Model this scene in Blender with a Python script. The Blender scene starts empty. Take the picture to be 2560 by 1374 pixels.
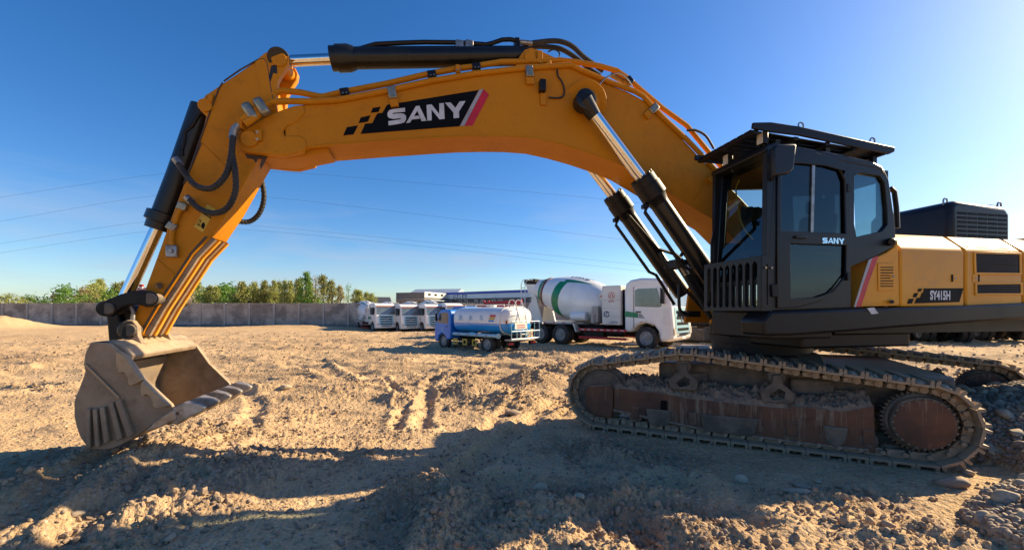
import bpy, bmesh, math, random
import numpy as np
from mathutils import Vector, Matrix
from mathutils.geometry import tessellate_polygon
R = math.radians
random.seed(7); np.random.seed(7)
scn = bpy.context.scene
col = scn.collection
# ------------------------------------------------------------------ camera, sky, sun, exposure
F, CX, HY, CH = 1050.0, 1280.0, 775.0, 1.8          # focal length and horizon of the photograph (2560 px wide), eye height
cam_d = bpy.data.cameras.new('camera'); cam = bpy.data.objects.new('camera', cam_d); col.objects.link(cam)
cam_d.sensor_width = 36; cam_d.lens = 36*F/2560; cam_d.shift_y = (HY-687)/2560
cam_d.clip_start = .05; cam_d.clip_end = 9000
cam.location = (0, 0, CH); cam.rotation_euler = (R(90), 0, 0)
scn.camera = cam
SUN_AZ, SUN_EL = R(68), R(27.5)                       # azimuth clockwise from the viewing direction
world = bpy.data.worlds.new('World'); scn.world = world; world.use_nodes = True
wn = world.node_tree.nodes; wl = world.node_tree.links
sky = wn.new('ShaderNodeTexSky'); sky.sky_type = 'NISHITA'; sky.sun_disc = False
sky.sun_elevation = SUN_EL; sky.sun_rotation = SUN_AZ; sky.altitude = 400; sky.air_density = 1.0; sky.dust_density = .7; sky.ozone_density = 4.0
bg = wn['Background']; bg.inputs['Strength'].default_value = .08
hs_ = wn.new('ShaderNodeHueSaturation'); hs_.inputs['Saturation'].default_value = 1.27; hs_.inputs['Hue'].default_value = .506; wl.new(sky.outputs[0], hs_.inputs['Color']); 
# thin high cloud near the horizon, all the way round
gtc = wn.new('ShaderNodeTexCoord'); gmp = wn.new('ShaderNodeMapping'); gmp.inputs['Scale'].default_value = (1.6, 1.6, 9); gmp.inputs['Location'].default_value = (.35, .2, 0); wl.new(gtc.outputs['Generated'], gmp.inputs[0])
gnz = wn.new('ShaderNodeTexNoise'); gnz.inputs['Scale'].default_value = 1.5; gnz.inputs['Detail'].default_value = 7; gnz.inputs['Roughness'].default_value = .55; wl.new(gmp.outputs[0], gnz.inputs['Vector'])
grp = wn.new('ShaderNodeMapRange'); grp.inputs['From Min'].default_value = .44; grp.inputs['From Max'].default_value = .72; grp.inputs['To Max'].default_value = .75; wl.new(gnz.outputs['Fac'], grp.inputs[0])
gsx = wn.new('ShaderNodeSeparateXYZ'); wl.new(gtc.outputs['Generated'], gsx.inputs[0])
gel = wn.new('ShaderNodeMapRange'); gel.inputs['From Min'].default_value = .3; gel.inputs['From Max'].default_value = .06; wl.new(gsx.outputs['Z'], gel.inputs[0])
gml = wn.new('ShaderNodeMath'); gml.operation = 'MULTIPLY'; wl.new(grp.outputs[0], gml.inputs[0]); wl.new(gel.outputs[0], gml.inputs[1])
gmx = wn.new('ShaderNodeMixRGB'); gmx.inputs['Color2'].default_value = (3.2, 3.5, 4.2, 1); wl.new(gml.outputs[0], gmx.inputs['Fac']); wl.new(hs_.outputs[0], gmx.inputs['Color1']); wl.new(gmx.outputs[0], bg.inputs['Color'])
sd = bpy.data.lights.new('sun', 'SUN'); sd.energy = 5.0; sd.angle = R(.5); sd.color = (1, .80, .51)
sun = bpy.data.objects.new('sun', sd); col.objects.link(sun)
sdir = Vector((math.sin(SUN_AZ)*math.cos(SUN_EL), math.cos(SUN_AZ)*math.cos(SUN_EL), math.sin(SUN_EL)))
sun.rotation_euler = sdir.to_track_quat('Z', 'Y').to_euler(); sun.location = sdir*60
vs = scn.view_settings; vs.view_transform = 'Standard'; vs.look = 'None'; vs.gamma = 1; vs.exposure = 1.1; vs.use_curve_mapping = False
try: scn.cycles.max_bounces = 6; scn.cycles.diffuse_bounces = 2; scn.cycles.transparent_max_bounces = 12
except Exception: pass

# ------------------------------------------------------------------ materials
def pm(name, c1, c2=None, scale=4., rough=.5, metal=0., bump=0., bscale=25., coat=0., dust=None, dlo=.45, dhi=.95, damt=.8, stretch=None, rand=0., lo=.4, hi=.62, rvar=.12, detail=5., spec=.5, grime=0., gcol=(.07, .035, .012), gstretch=(1, 1, 1)):
    m = bpy.data.materials.new(name); m.use_nodes = True
    n = m.node_tree.nodes; l = m.node_tree.links; b = n['Principled BSDF']
    b.inputs['Roughness'].default_value = rough; b.inputs['Metallic'].default_value = metal
    b.inputs['Specular IOR Level'].default_value = spec
    if coat: b.inputs['Coat Weight'].default_value = coat; b.inputs['Coat Roughness'].default_value = .12
    tc = n.new('ShaderNodeTexCoord'); src = tc.outputs['Object']
    if stretch:
        mp = n.new('ShaderNodeMapping'); mp.inputs['Scale'].default_value = stretch; l.new(src, mp.inputs['Vector']); src2 = mp.outputs[0]
    else: src2 = src
    c2 = c2 or tuple(x*.75 for x in c1)
    nz = n.new('ShaderNodeTexNoise'); nz.inputs['Scale'].default_value = scale; nz.inputs['Detail'].default_value = detail; nz.inputs['Roughness'].default_value = .62
    l.new(src2, nz.inputs['Vector'])
    rp = n.new('ShaderNodeValToRGB'); rp.color_ramp.elements[0].position = lo; rp.color_ramp.elements[1].position = hi
    rp.color_ramp.elements[0].color = (*c1, 1); rp.color_ramp.elements[1].color = (*c2, 1)
    l.new(nz.outputs['Fac'], rp.inputs['Fac']); out = rp.outputs['Color']
    if rand:
        oi = n.new('ShaderNodeObjectInfo'); hs = n.new('ShaderNodeHueSaturation')
        mr = n.new('ShaderNodeMapRange'); mr.inputs['To Min'].default_value = 1-rand; mr.inputs['To Max'].default_value = 1+rand
        mr2 = n.new('ShaderNodeMapRange'); mr2.inputs['To Min'].default_value = .5-rand*.05; mr2.inputs['To Max'].default_value = .5+rand*.05
        l.new(oi.outputs['Random'], mr.inputs[0]); l.new(oi.outputs['Random'], mr2.inputs[0]); l.new(mr.outputs[0], hs.inputs['Value']); l.new(mr2.outputs[0], hs.inputs['Hue']); l.new(out, hs.inputs['Color']); out = hs.outputs[0]
    if dust:
        ge = n.new('ShaderNodeNewGeometry'); sx = n.new('ShaderNodeSeparateXYZ'); l.new(ge.outputs['Normal'], sx.inputs[0])
        n2 = n.new('ShaderNodeTexNoise'); n2.inputs['Scale'].default_value = 6; n2.inputs['Detail'].default_value = 6; l.new(src, n2.inputs['Vector'])
        ad = n.new('ShaderNodeMath'); ad.operation = 'MULTIPLY_ADD'; ad.inputs[1].default_value = .9; l.new(n2.outputs['Fac'], ad.inputs[0]); l.new(sx.outputs['Z'], ad.inputs[2])
        mr = n.new('ShaderNodeMapRange'); mr.inputs['From Min'].default_value = dlo; mr.inputs['From Max'].default_value = dhi; mr.inputs['To Max'].default_value = damt
        l.new(ad.outputs[0], mr.inputs[0])
        mx = n.new('ShaderNodeMixRGB'); l.new(mr.outputs[0], mx.inputs['Fac']); l.new(out, mx.inputs['Color1']); mx.inputs['Color2'].default_value = (*dust, 1); out = mx.outputs[0]
    if grime:
        gm = n.new('ShaderNodeMapping'); gm.inputs['Scale'].default_value = gstretch; l.new(src, gm.inputs['Vector'])
        g1 = n.new('ShaderNodeTexNoise'); g1.inputs['Scale'].default_value = 9; g1.inputs['Detail'].default_value = 9; g1.inputs['Roughness'].default_value = .72; l.new(gm.outputs[0], g1.inputs['Vector'])
        g2 = n.new('ShaderNodeTexNoise'); g2.inputs['Scale'].default_value = 1.1; g2.inputs['Detail'].default_value = 4; l.new(src, g2.inputs['Vector'])
        gs = n.new('ShaderNodeMath'); gs.operation = 'MULTIPLY_ADD'; gs.inputs[1].default_value = .55; l.new(g2.outputs['Fac'], gs.inputs[0]); l.new(g1.outputs['Fac'], gs.inputs[2])
        gr = n.new('ShaderNodeMapRange'); gr.inputs['From Min'].default_value = .82; gr.inputs['From Max'].default_value = 1.02; gr.inputs['To Max'].default_value = grime; l.new(gs.outputs[0], gr.inputs[0])
        gx = n.new('ShaderNodeMixRGB'); gx.inputs['Color2'].default_value = (*gcol, 1); l.new(gr.outputs[0], gx.inputs['Fac']); l.new(out, gx.inputs['Color1']); out = gx.outputs[0]
    l.new(out, b.inputs['Base Color'])
    mr = n.new('ShaderNodeMapRange'); mr.inputs['To Min'].default_value = max(.02, rough-rvar); mr.inputs['To Max'].default_value = min(1, rough+rvar)
    l.new(nz.outputs['Fac'], mr.inputs[0]); l.new(mr.outputs[0], b.inputs['Roughness'])
    if bump:
        n3 = n.new('ShaderNodeTexNoise'); n3.inputs['Scale'].default_value = bscale; n3.inputs['Detail'].default_value = 6; l.new(src2, n3.inputs['Vector'])
        bp = n.new('ShaderNodeBump'); bp.inputs['Strength'].default_value = bump; bp.inputs['Distance'].default_value = .02
        l.new(n3.outputs['Fac'], bp.inputs['Height']); l.new(bp.outputs[0], b.inputs['Normal'])
    return m
def glassmat(name, tint, refl=.12, rough=.02):
    m = bpy.data.materials.new(name); m.use_nodes = True; n = m.node_tree.nodes; l = m.node_tree.links
    n.remove(n['Principled BSDF']); o = n['Material Output']
    t = n.new('ShaderNodeBsdfTransparent'); t.inputs[0].default_value = (*tint, 1)
    g = n.new('ShaderNodeBsdfGlossy'); g.inputs['Roughness'].default_value = rough; g.inputs[0].default_value = (.9, .95, 1, 1)
    fr = n.new('ShaderNodeLayerWeight'); fr.inputs[0].default_value = .35
    mr = n.new('ShaderNodeMapRange'); mr.inputs['To Min'].default_value = refl*.5; mr.inputs['To Max'].default_value = min(1, refl*4); l.new(fr.outputs['Fresnel'], mr.inputs[0])
    mx = n.new('ShaderNodeMixShader'); l.new(mr.outputs[0], mx.inputs[0]); l.new(t.outputs[0], mx.inputs[1]); l.new(g.outputs[0], mx.inputs[2]); l.new(mx.outputs[0], o.inputs[0])
    return m
DUST = (.34, .25, .165)
M = {}
M['yellow'] = pm('yellow_paint', (.54, .205, .006), (.48, .178, .006), scale=1.3, rough=.5, bump=.05, spec=.16, grime=.22, dust=(.42, .27, .12), dlo=1.2, dhi=1.8, damt=.45)
M['yellow2'] = pm('yellow_paint_glare_dusty', (.76, .335, .022), (.68, .31, .035), scale=1.6, rough=.42, spec=.22, grime=.3, gcol=(.4, .25, .1), dust=(.55, .38, .2), dlo=1.2, dhi=1.9, damt=.4)  # boom paint with the glare on the hood put into a lighter base, plus dust
M['black'] = pm('black_paint', (.007, .007, .008), (.012, .011, .011), scale=3, rough=.42, bump=.02, spec=.25, dust=(.13, .105, .08), dlo=1.35, dhi=1.9, damt=.18)
M['blackgloss'] = pm('black_gloss', (.008, .008, .009), (.013, .013, .013), scale=2, rough=.3, spec=.4)
M['cabblack'] = pm('cab_charcoal', (.007, .008, .01), (.012, .012, .014), scale=1.6, rough=.38, spec=.35, dust=(.13, .11, .09), dlo=1.15, dhi=1.9, damt=.25)
M['rubber'] = pm('rubber', (.012, .012, .012), (.03, .028, .025), scale=6, rough=.7, bump=.1, dust=(.2, .16, .11), dlo=.9, dhi=1.5, damt=.5)
M['tyre'] = pm('tyre_rubber', (.018, .018, .018), (.06, .05, .04), scale=5, rough=.8, bump=.15)
M['chrome'] = pm('chrome', (.8, .8, .8), (.72, .72, .72), scale=2, rough=.09, metal=1, rvar=.03)
M['zinc'] = pm('zinc_plate', (.36, .31, .2), (.26, .24, .2), scale=14, rough=.42, metal=.8)
M['steel'] = pm('bare_steel', (.34, .33, .32), (.22, .2, .18), scale=9, rough=.4, metal=.8)
M['rust'] = pm('rusty_paint', (.15, .066, .036), (.085, .045, .03), scale=2.4, rough=.65, bump=.3, bscale=30, spec=.3, dust=(.3, .225, .155), dlo=.85, dhi=1.25, damt=.85, grime=.8, gcol=(.32, .24, .165), gstretch=(2.2, 2.2, .16))
M['track'] = pm('track_steel', (.26, .195, .13), (.37, .28, .19), scale=7, rough=.6, metal=.15, bump=.5, bscale=30, dust=(.45, .335, .22), dlo=.6, dhi=1.1, damt=.9)
M['trackdark'] = pm('greasy_steel', (.065, .053, .042), (.15, .115, .082), scale=6, rough=.6, bump=.4, dust=(.3, .225, .155), dlo=.7, dhi=1.2, damt=.8)
M['bucket'] = pm('worn_bucket_steel', (.32, .235, .155), (.2, .135, .08), scale=2.6, rough=.55, bump=.3, bscale=22, dust=(.48, .35, .22), dlo=.55, dhi=1.25, damt=.8, metal=.05, lo=.36, hi=.68, detail=8, grime=.6, gcol=(.1, .06, .035))
M['bucketin'] = pm('scoured_bucket_steel', (.26, .2, .145), (.42, .29, .16), scale=1.8, rough=.5, bump=.3, metal=.1, stretch=(1, .35, 1), grime=.6, gcol=(.12, .075, .045))
M['tooth'] = pm('polished_tooth_steel', (.42, .38, .33), (.24, .19, .14), scale=6, rough=.38, metal=.6)
M['grease'] = pm('grease', (.01, .008, .006), (.02, .014, .01), scale=9, rough=.45)
M['trackdust'] = pm('dusty_track_soil', (.47, .36, .245), (.36, .27, .18), scale=8, rough=.95, bump=.6, bscale=30)
M['soil'] = pm('packed_soil', (.27, .2, .14), (.17, .125, .09), scale=9, rough=.95, bump=.6, bscale=30)
M['clod'] = pm('soil_clod', (.40, .285, .18), (.31, .22, .14), scale=3, rough=.95, bump=.6, bscale=40, rand=.25)
M['stone'] = pm('river_stone', (.33, .27, .2), (.45, .345, .235), scale=5, rough=.8, bump=.3, bscale=25, rand=.4, dust=(.46, .335, .21), dlo=.9, dhi=1.5, damt=.6)
M['white'] = pm('white_paint', (.84, .84, .81), (.76, .76, .73), scale=1.2, rough=.32, coat=.3, dust=(.55, .47, .36), dlo=1.2, dhi=2, damt=.2)
M['cream'] = pm('cream_paint', (.74, .72, .66), (.66, .63, .56), scale=1.4, rough=.42)
M['ltblue'] = pm('pale_blue_paint', (.36, .58, .66), (.3, .52, .6), scale=2, rough=.32, coat=.3)
M['blue'] = pm('blue_paint', (.002, .2, .68), (.002, .17, .6), scale=2, rough=.35, coat=.3)
M['midblue'] = pm('tank_blue', (.05, .3, .68), (.04, .26, .6), scale=2, rough=.35, coat=.3)
M['green'] = pm('green_paint', (.01, .25, .1), (.01, .2, .08), scale=2, rough=.38)
M['red'] = pm('red_paint', (.55, .02, .025), (.45, .02, .025), scale=3, rough=.4)
M['orange'] = pm('amber', (.7, .2, .01), rough=.4)
M['hazy'] = pm('hazard_yellow', (.65, .4, .02), (.5, .32, .03), scale=4, rough=.5)
M['dwhite'] = pm('decal_white', (.62, .63, .66), rough=.4)
M['dgrey'] = pm('decal_grey', (.36, .37, .4), rough=.4)
M['dred'] = pm('decal_red', (.55, .012, .03), rough=.4)
M['dblack'] = pm('decal_black', (.006, .006, .007), rough=.5, spec=.08)
M['navy'] = pm('navy_letters', (.02, .07, .2), rough=.5)
M['brown'] = pm('brown_text', (.2, .05, .03), rough=.5)
M['glass'] = glassmat('cab_glass', (.42, .54, .53), .11)
M['glassd'] = glassmat('door_glass', (.16, .2, .2), .08)
M['tglass'] = pm('truck_glass', (.06, .085, .1), (.15, .19, .21), scale=.8, rough=.06, spec=1.0)
M['lens'] = pm('lamp_lens', (.5, .45, .38), (.6, .57, .5), scale=20, rough=.15)
M['rim'] = pm('grey_rim', (.28, .29, .3), (.2, .19, .18), scale=6, rough=.45, metal=.3)
M['grime'] = pm('oily_patch', (.05, .025, .008), (.09, .045, .012), scale=9, rough=.5)
M['seat'] = pm('seat_fabric', (.02, .022, .024), rough=.9)
M['curtain'] = pm('curtain', (.03, .035, .04), rough=.9)

# ------------------------------------------------------------------ mesh helpers
def spline(pts, n=6):
    P = [Vector(p) for p in pts]; P = [2*P[0]-P[1]]+P+[2*P[-1]-P[-2]]; out = []
    for i in range(1, len(P)-2):
        for k in range(n):
            t = k/n; a, b, c, d = P[i-1], P[i], P[i+1], P[i+2]
            out.append(.5*((2*b)+(c-a)*t+(2*a-5*b+4*c-d)*t*t+(3*b-a-3*c+d)*t**3))
    out.append(P[-2]); return out
class MB:
    def __init__(s): s.v = []; s.f = []; s.m = []; s.k = 0
    def face(s, idx): s.f.append(tuple(idx)); s.m.append(s.k)
    def poly(s, pts):
        b = len(s.v); s.v += [tuple(p) for p in pts]; s.face(range(b, b+len(pts))); return s
    def box(s, a, b, rot=None, pivot=None):
        x0, y0, z0 = a; x1, y1, z1 = b; k = len(s.v)
        pts = [Vector(p) for p in ((x0,y0,z0),(x1,y0,z0),(x1,y1,z0),(x0,y1,z0),(x0,y0,z1),(x1,y0,z1),(x1,y1,z1),(x0,y1,z1))]
        if rot is not None:
            c = Vector(pivot) if pivot is not None else sum(pts, Vector())/8
            pts = [c+rot@(p-c) for p in pts]
        s.v += [tuple(p) for p in pts]
        for q in ((0,3,2,1),(4,5,6,7),(0,1,5,4),(1,2,6,5),(2,3,7,6),(3,0,4,7)): s.face([k+i for i in q])
        return s
    def plate(s, loops, d0, d1, fr):
        k = len(s.v); n = sum(len(l) for l in loops)
        for d in (d0, d1):
            for lp in loops:
                for p in lp: s.v.append(tuple(fr(p, d)))
        if len(loops) == 1:
            s.face(range(k, k+n)); s.face(reversed(range(k+n, k+2*n)))
        else:
            tr = tessellate_polygon([[Vector((p[0], p[1], 0)) for p in lp] for lp in loops])
            for t in tr: s.face([k+i for i in t]); s.face([k+n+i for i in reversed(t)])
        o = k
        for lp in loops:
            c = len(lp)
            for i in range(c):
                j = (i+1) % c; s.face((o+i, o+j, o+j+n, o+i+n))
            o += c
        return s
    def tube(s, pts, r, n=8, cap=True, smooth=0):
        if smooth: pts = spline(pts, smooth)
        pts = [Vector(p) for p in pts]; k = len(s.v); N = len(pts)
        t0 = (pts[1]-pts[0]).normalized(); up = Vector((0, 0, 1)) if abs(t0.z) < .9 else Vector((0, 1, 0))
        nn = t0.cross(up).normalized()
        for i, p in enumerate(pts):
            t = (pts[min(i+1, N-1)]-pts[max(i-1, 0)]).normalized()
            nn = (nn-t*nn.dot(t)).normalized(); bb = t.cross(nn)
            rr = r[i] if isinstance(r, (list, tuple)) else r
            for j in range(n):
                a = 2*math.pi*j/n; s.v.append(tuple(p+(nn*math.cos(a)+bb*math.sin(a))*rr))
        for i in range(N-1):
            for j in range(n):
                j2 = (j+1) % n; s.face((k+i*n+j, k+i*n+j2, k+(i+1)*n+j2, k+(i+1)*n+j))
        if cap: s.face(reversed(range(k, k+n))); s.face(range(k+(N-1)*n, k+N*n))
        return s
    def cyl(s, a, b, r, r2=None, n=20): return s.tube([a, b], [r, r if r2 is None else r2], n)
    def lathe(s, a, b, prof, n=32, cap=True):
        a = Vector(a); d = (Vector(b)-a)
        return s.tube2([a+d*t for t, r in prof], [r for t, r in prof], d.normalized(), n, cap)
    def tube2(s, pts, rs, ax, n, cap=True):
        k = len(s.v); up = Vector((0, 0, 1)) if abs(ax.z) < .9 else Vector((0, 1, 0)); u = ax.cross(up).normalized(); w = u.cross(ax)
        for p, r in zip(pts, rs):
            for j in range(n):
                t = 2*math.pi*j/n; s.v.append(tuple(p+(u*math.cos(t)+w*math.sin(t))*r))
        N = len(pts)
        for i in range(N-1):
            for j in range(n):
                j2 = (j+1) % n; s.face((k+i*n+j, k+i*n+j2, k+(i+1)*n+j2, k+(i+1)*n+j))
        if cap: s.face(reversed(range(k, k+n))); s.face(range(k+(N-1)*n, k+N*n))
        return s
    def grid(s, P):
        P = [[tuple(p) for p in r] for r in P]; k = len(s.v); h = len(P); w = len(P[0])
        for r in P: s.v += r
        for i in range(h-1):
            for j in range(w-1): s.face((k+i*w+j, k+i*w+j+1, k+(i+1)*w+j+1, k+(i+1)*w+j))
        return s
    def mesh(s, name, mats, ang=35, recalc=True):
        me = bpy.data.meshes.new(name); me.from_pydata(s.v, [], s.f)
        if not isinstance(mats, (list, tuple)): mats = [mats]
        for q in mats: me.materials.append(q)
        if len(mats) > 1: me.polygons.foreach_set('material_index', s.m)
        if recalc:
            bm = bmesh.new(); bm.from_mesh(me); bmesh.ops.recalc_face_normals(bm, faces=bm.faces); bm.to_mesh(me); bm.free()
        me.polygons.foreach_set('use_smooth', [True]*len(me.polygons)); me.set_sharp_from_angle(angle=R(ang)); me.update()
        return me
    def build(s, name, mats, parent=None, bev=0, ang=35, seg=2, recalc=True):
        return link(name, s.mesh(name, mats, ang, recalc), parent, bev, seg)
def link(name, me, parent=None, bev=0, seg=2):
    o = bpy.data.objects.new(name, me); col.objects.link(o)
    if parent: o.parent = parent
    if bev:
        b = o.modifiers.new('edge', 'BEVEL'); b.width = bev; b.segments = seg; b.limit_method = 'ANGLE'; b.angle_limit = R(40); b.use_clamp_overlap = True
    return o
def tag(o, label, cat, group=None, kind=None):
    if label: o['label'] = label
    if cat: o['category'] = cat
    if group: o['group'] = group
    if kind: o['kind'] = kind
    return o
def empty(name, loc=(0, 0, 0), rz=0, label=None, cat=None, group=None):
    o = bpy.data.objects.new(name, None); col.objects.link(o); o.location = loc; o.rotation_euler = (0, 0, rz); o.empty_display_size = .2
    return tag(o, label, cat, group)
def copy_tree(o, parent=None):
    c = o.copy(); col.objects.link(c); c.parent = parent
    for ch in list(o.children): copy_tree(ch, c)
    return c
UW = lambda p, d: (p[0], d, p[1])
VW = lambda p, d: (d, p[0], p[1])
def textmesh(txt, size, bold=0., sx=1., spacing=1.):
    cu = bpy.data.curves.new('txt', 'FONT'); cu.body = txt; cu.size = size; cu.offset = bold; cu.align_x = 'CENTER'; cu.align_y = 'CENTER'; cu.space_character = spacing; cu.extrude = .0; cu.resolution_u = 3
    ob = bpy.data.objects.new('txt', cu); col.objects.link(ob)
    dg = bpy.context.evaluated_depsgraph_get(); dg.update()
    me = bpy.data.meshes.new_from_object(ob.evaluated_get(dg))
    bpy.data.objects.remove(ob); bpy.data.curves.remove(cu)
    if sx != 1: me.transform(Matrix.Diagonal((sx, 1, 1, 1)))
    return me
def text(name, txt, mat, parent, mw, size, bold=0., sx=1., spacing=1.):
    me = textmesh(txt, size, bold, sx, spacing); me.transform(mw); me.materials.clear(); me.materials.append(mat); me.name = name
    return link(name, me, parent)
def frame(o, x, y):
    o, x, y = Vector(o), Vector(x).normalized(), Vector(y); z = x.cross(y).normalized(); y = z.cross(x)
    return Matrix(((x.x, y.x, z.x, o.x), (x.y, y.y, z.y, o.y), (x.z, y.z, z.z, o.z), (0, 0, 0, 1)))
# a photograph point to a place: on a vertical plane through O turned by ang, v metres off it; or at a depth
def onplane(px, py, O, ang, v):
    dx, dz = (px-CX)/F, (HY-py)/F; n = (-math.sin(ang), math.cos(ang)); a = (math.cos(ang), math.sin(ang))
    t = (v+O[0]*n[0]+O[1]*n[1])/(dx*n[0]+n[1])
    return (t*(dx*a[0]+a[1])-(O[0]*a[0]+O[1]*a[1]), CH+t*dz)
def oncross(px, py, O, ang, u):
    dx, dz = (px-CX)/F, (HY-py)/F; n = (-math.sin(ang), math.cos(ang)); a = (math.cos(ang), math.sin(ang))
    t = (u+O[0]*a[0]+O[1]*a[1])/(dx*a[0]+a[1])
    return (t*(dx*n[0]+n[1])-(O[0]*n[0]+O[1]*n[1]), CH+t*dz)
def at(px, py, z): return Vector(((px-CX)/F*z, z, CH+(HY-py)/F*z))
def gpt(px, py): z = CH*F/(py-HY); return ((px-CX)/F*z, z)
def pp(s): return [tuple(float(q) for q in w.split(',')) for w in s.split()]

# ------------------------------------------------------------------ terrain height
def vnoise(x, y, seed):
    xi = np.floor(x).astype(np.int64); yi = np.floor(y).astype(np.int64); fx = x-xi; fy = y-yi
    fx = fx*fx*fx*(fx*(fx*6-15)+10); fy = fy*fy*fy*(fy*(fy*6-15)+10)
    def h(a, b):
        k = (a*374761393+b*668265263+seed*974634777) & 0x7fffffff
        k = ((k ^ (k >> 13))*1274126177) & 0x7fffffff; k = (k ^ (k >> 16)) & 0xffff
        return k/65535.
    return (h(xi, yi)*(1-fx)+h(xi+1, yi)*fx)*(1-fy)+(h(xi, yi+1)*(1-fx)+h(xi+1, yi+1)*fx)*fy
def fbm(x, y, seed, o=3, g=.5):
    s = 0; a = 1; t = 0
    for i in range(o):
        c, sn = math.cos(.7*i+.3), math.sin(.7*i+.3)
        s = s+a*vnoise((x*c-y*sn)*2.03**i+17*i, (x*sn+y*c)*2.03**i, seed+i); t += a; a *= g
    return s/t
def segdist(x, y, pts):
    d = np.full(x.shape, 1e9); sgn = np.zeros(x.shape)
    for (ax, ay), (bx, by) in zip(pts[:-1], pts[1:]):
        ux, uy = bx-ax, by-ay; L2 = ux*ux+uy*uy; t = np.clip(((x-ax)*ux+(y-ay)*uy)/L2, 0, 1)
        q = np.hypot(x-ax-t*ux, y-ay-t*uy); d = np.minimum(d, q)
    return d
TA, TO = math.atan2(-1.7, 3.53), (1.22, 6.4)        # the tracks: direction and outer ground point of the nearer one
TD = (math.cos(TA), math.sin(TA)); TN = (-math.sin(TA), math.cos(TA))
FAR_TRACK = (TO[0]+TN[0]*2.9+TD[0]*1.75, TO[1]+TN[1]*2.9+TD[1]*1.75)
RUTS = [  # photograph points, half width, depth
 ('1062,1070 1062,1010 1075,965 1120,930', .13, .08), ('985,1075 1010,1020 985,975 960,950', .11, .08),
 ('1150,1190 1240,1110 1340,1040 1420,1000', .16, .11), ('1080,1170 1190,1090 1270,1030', .12, .06),
 ('560,1130 620,1060 640,1010 600,980', .16, .07), ('690,890 800,905 880,925 930,950', .3, .05), ('700,915 800,930 850,950', .3, .05),
 ('40,1330 180,1240 300,1180', .2, .08), ('170,1374 330,1250 420,1200', .16, .09), ('0,1240 120,1180 200,1150', .2, .06),
 ('930,1374 1010,1290 1100,1240 1300,1200', .22, .12), ('1150,1374 1200,1290 1330,1230', .22, .1), ('1500,1330 1650,1290 1850,1290', .22, .1),
 ('1400,1240 1560,1200 1700,1190', .2, .1), ('1650,1374 1560,1300 1440,1250', .2, .1), ('1420,1090 1480,1150 1560,1190 1700,1210', .25, .1),
 ('250,960 450,930 700,915', .3, .04), ('0,930 300,900 700,870', .4, .04), ('900,880 1200,890 1420,905', .35, .06), ('1100,905 1250,915 1400,925', .3, .06),
 ('700,845 1000,850 1110,880 1420,890', .5, .07), ('0,870 400,850 900,850', .6, .06),
]
MOUNDS = [  # photograph point at the foot, radius x, y, height, churn
 (1180, 985, .75, .5, .26, 1), (1270, 1015, .6, .4, .22, 1), (1120, 955, .8, .4, .16, 1), (1330, 960, .7, .35, .2, 1), (1400, 935, .8, .4, .18, 1), (1000, 1000, .35, .3, .12, .8),
 (850, 985, .6, .4, .1, .8), (900, 970, .5, .3, .1, .8), (560, 1215, .6, .25, .12, 1), (450, 1285, .55, .3, .17, 1), (640, 1180, .5, .25, .12, 1), (850, 1140, .6, .25, .1, .8), (100, 1190, .6, .4, .1, .7),
 (760, 1165, .5, .2, .12, 1), (1020, 1250, .3, .5, .17, 1), (1110, 1300, .25, .5, .14, 1), (1450, 1250, .7, .25, .1, 1), (1560, 1270, .6, .2, .1, 1), (1250, 1290, .4, .4, .12, 1), (330, 1170, .8, .4, .08, .6),
 (1500, 1120, .6, .3, .1, 1), (1600, 1140, .5, .2, .08, 1), (1750, 1330, .8, .35, .1, .8), (2250, 1330, .6, .25, .12, 1), (2100, 1250, .6, .2, .08, 1), (1350, 890, 1.6, .6, .2, 1), (1500, 885, 1.5, .5, .2, 1), (1250, 880, 1.2, .5, .14, 1),
 (1640, 875, 1.2, .4, .2, 1), (700, 870, 1.5, .7, .1, .5), (300, 870, 2, .8, .12, .5), (90, 890, 1.2, .7, .1, .5),
]
RUTP = [([gpt(*p) for p in pp(s)], w, d*(1.9 if pp(s)[0][1] < 1000 else 1.)) for s, w, d in RUTS]
MNDP = [(*gpt(px, py), rx, ry, h*(3.0 if 920 < py < 1060 else 1.8 if py < 920 else 1.), c) for px, py, rx, ry, h, c in MOUNDS]
def churn(x, y):
    c = np.clip((fbm(x*.5, y*.5, 91, 4)-.56)*6, 0, 1)*.8
    for mx, my, rx, ry, h, k in MNDP:
        q = ((x-mx)/(rx*1.35))**2+((y-my)/(ry*1.6))**2; c = np.maximum(c, k*np.exp(-q))
    return c
def heap(x, y):
    w = .5*(fbm(x*.9, y*.9, 151, 3)-.5)
    q1 = np.sqrt(((x-8.0)/2.6)**2+((y-4.9)/3.0)**2)+w*.5; q2 = np.sqrt(((x-5.9)/2.15)**2+((y-3.1)/1.3)**2)+w*.5
    return np.maximum(.95*np.clip(1-q1, 0, 1)**.55, .38*np.clip(1-q2, 0, 1)**.5)
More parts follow.
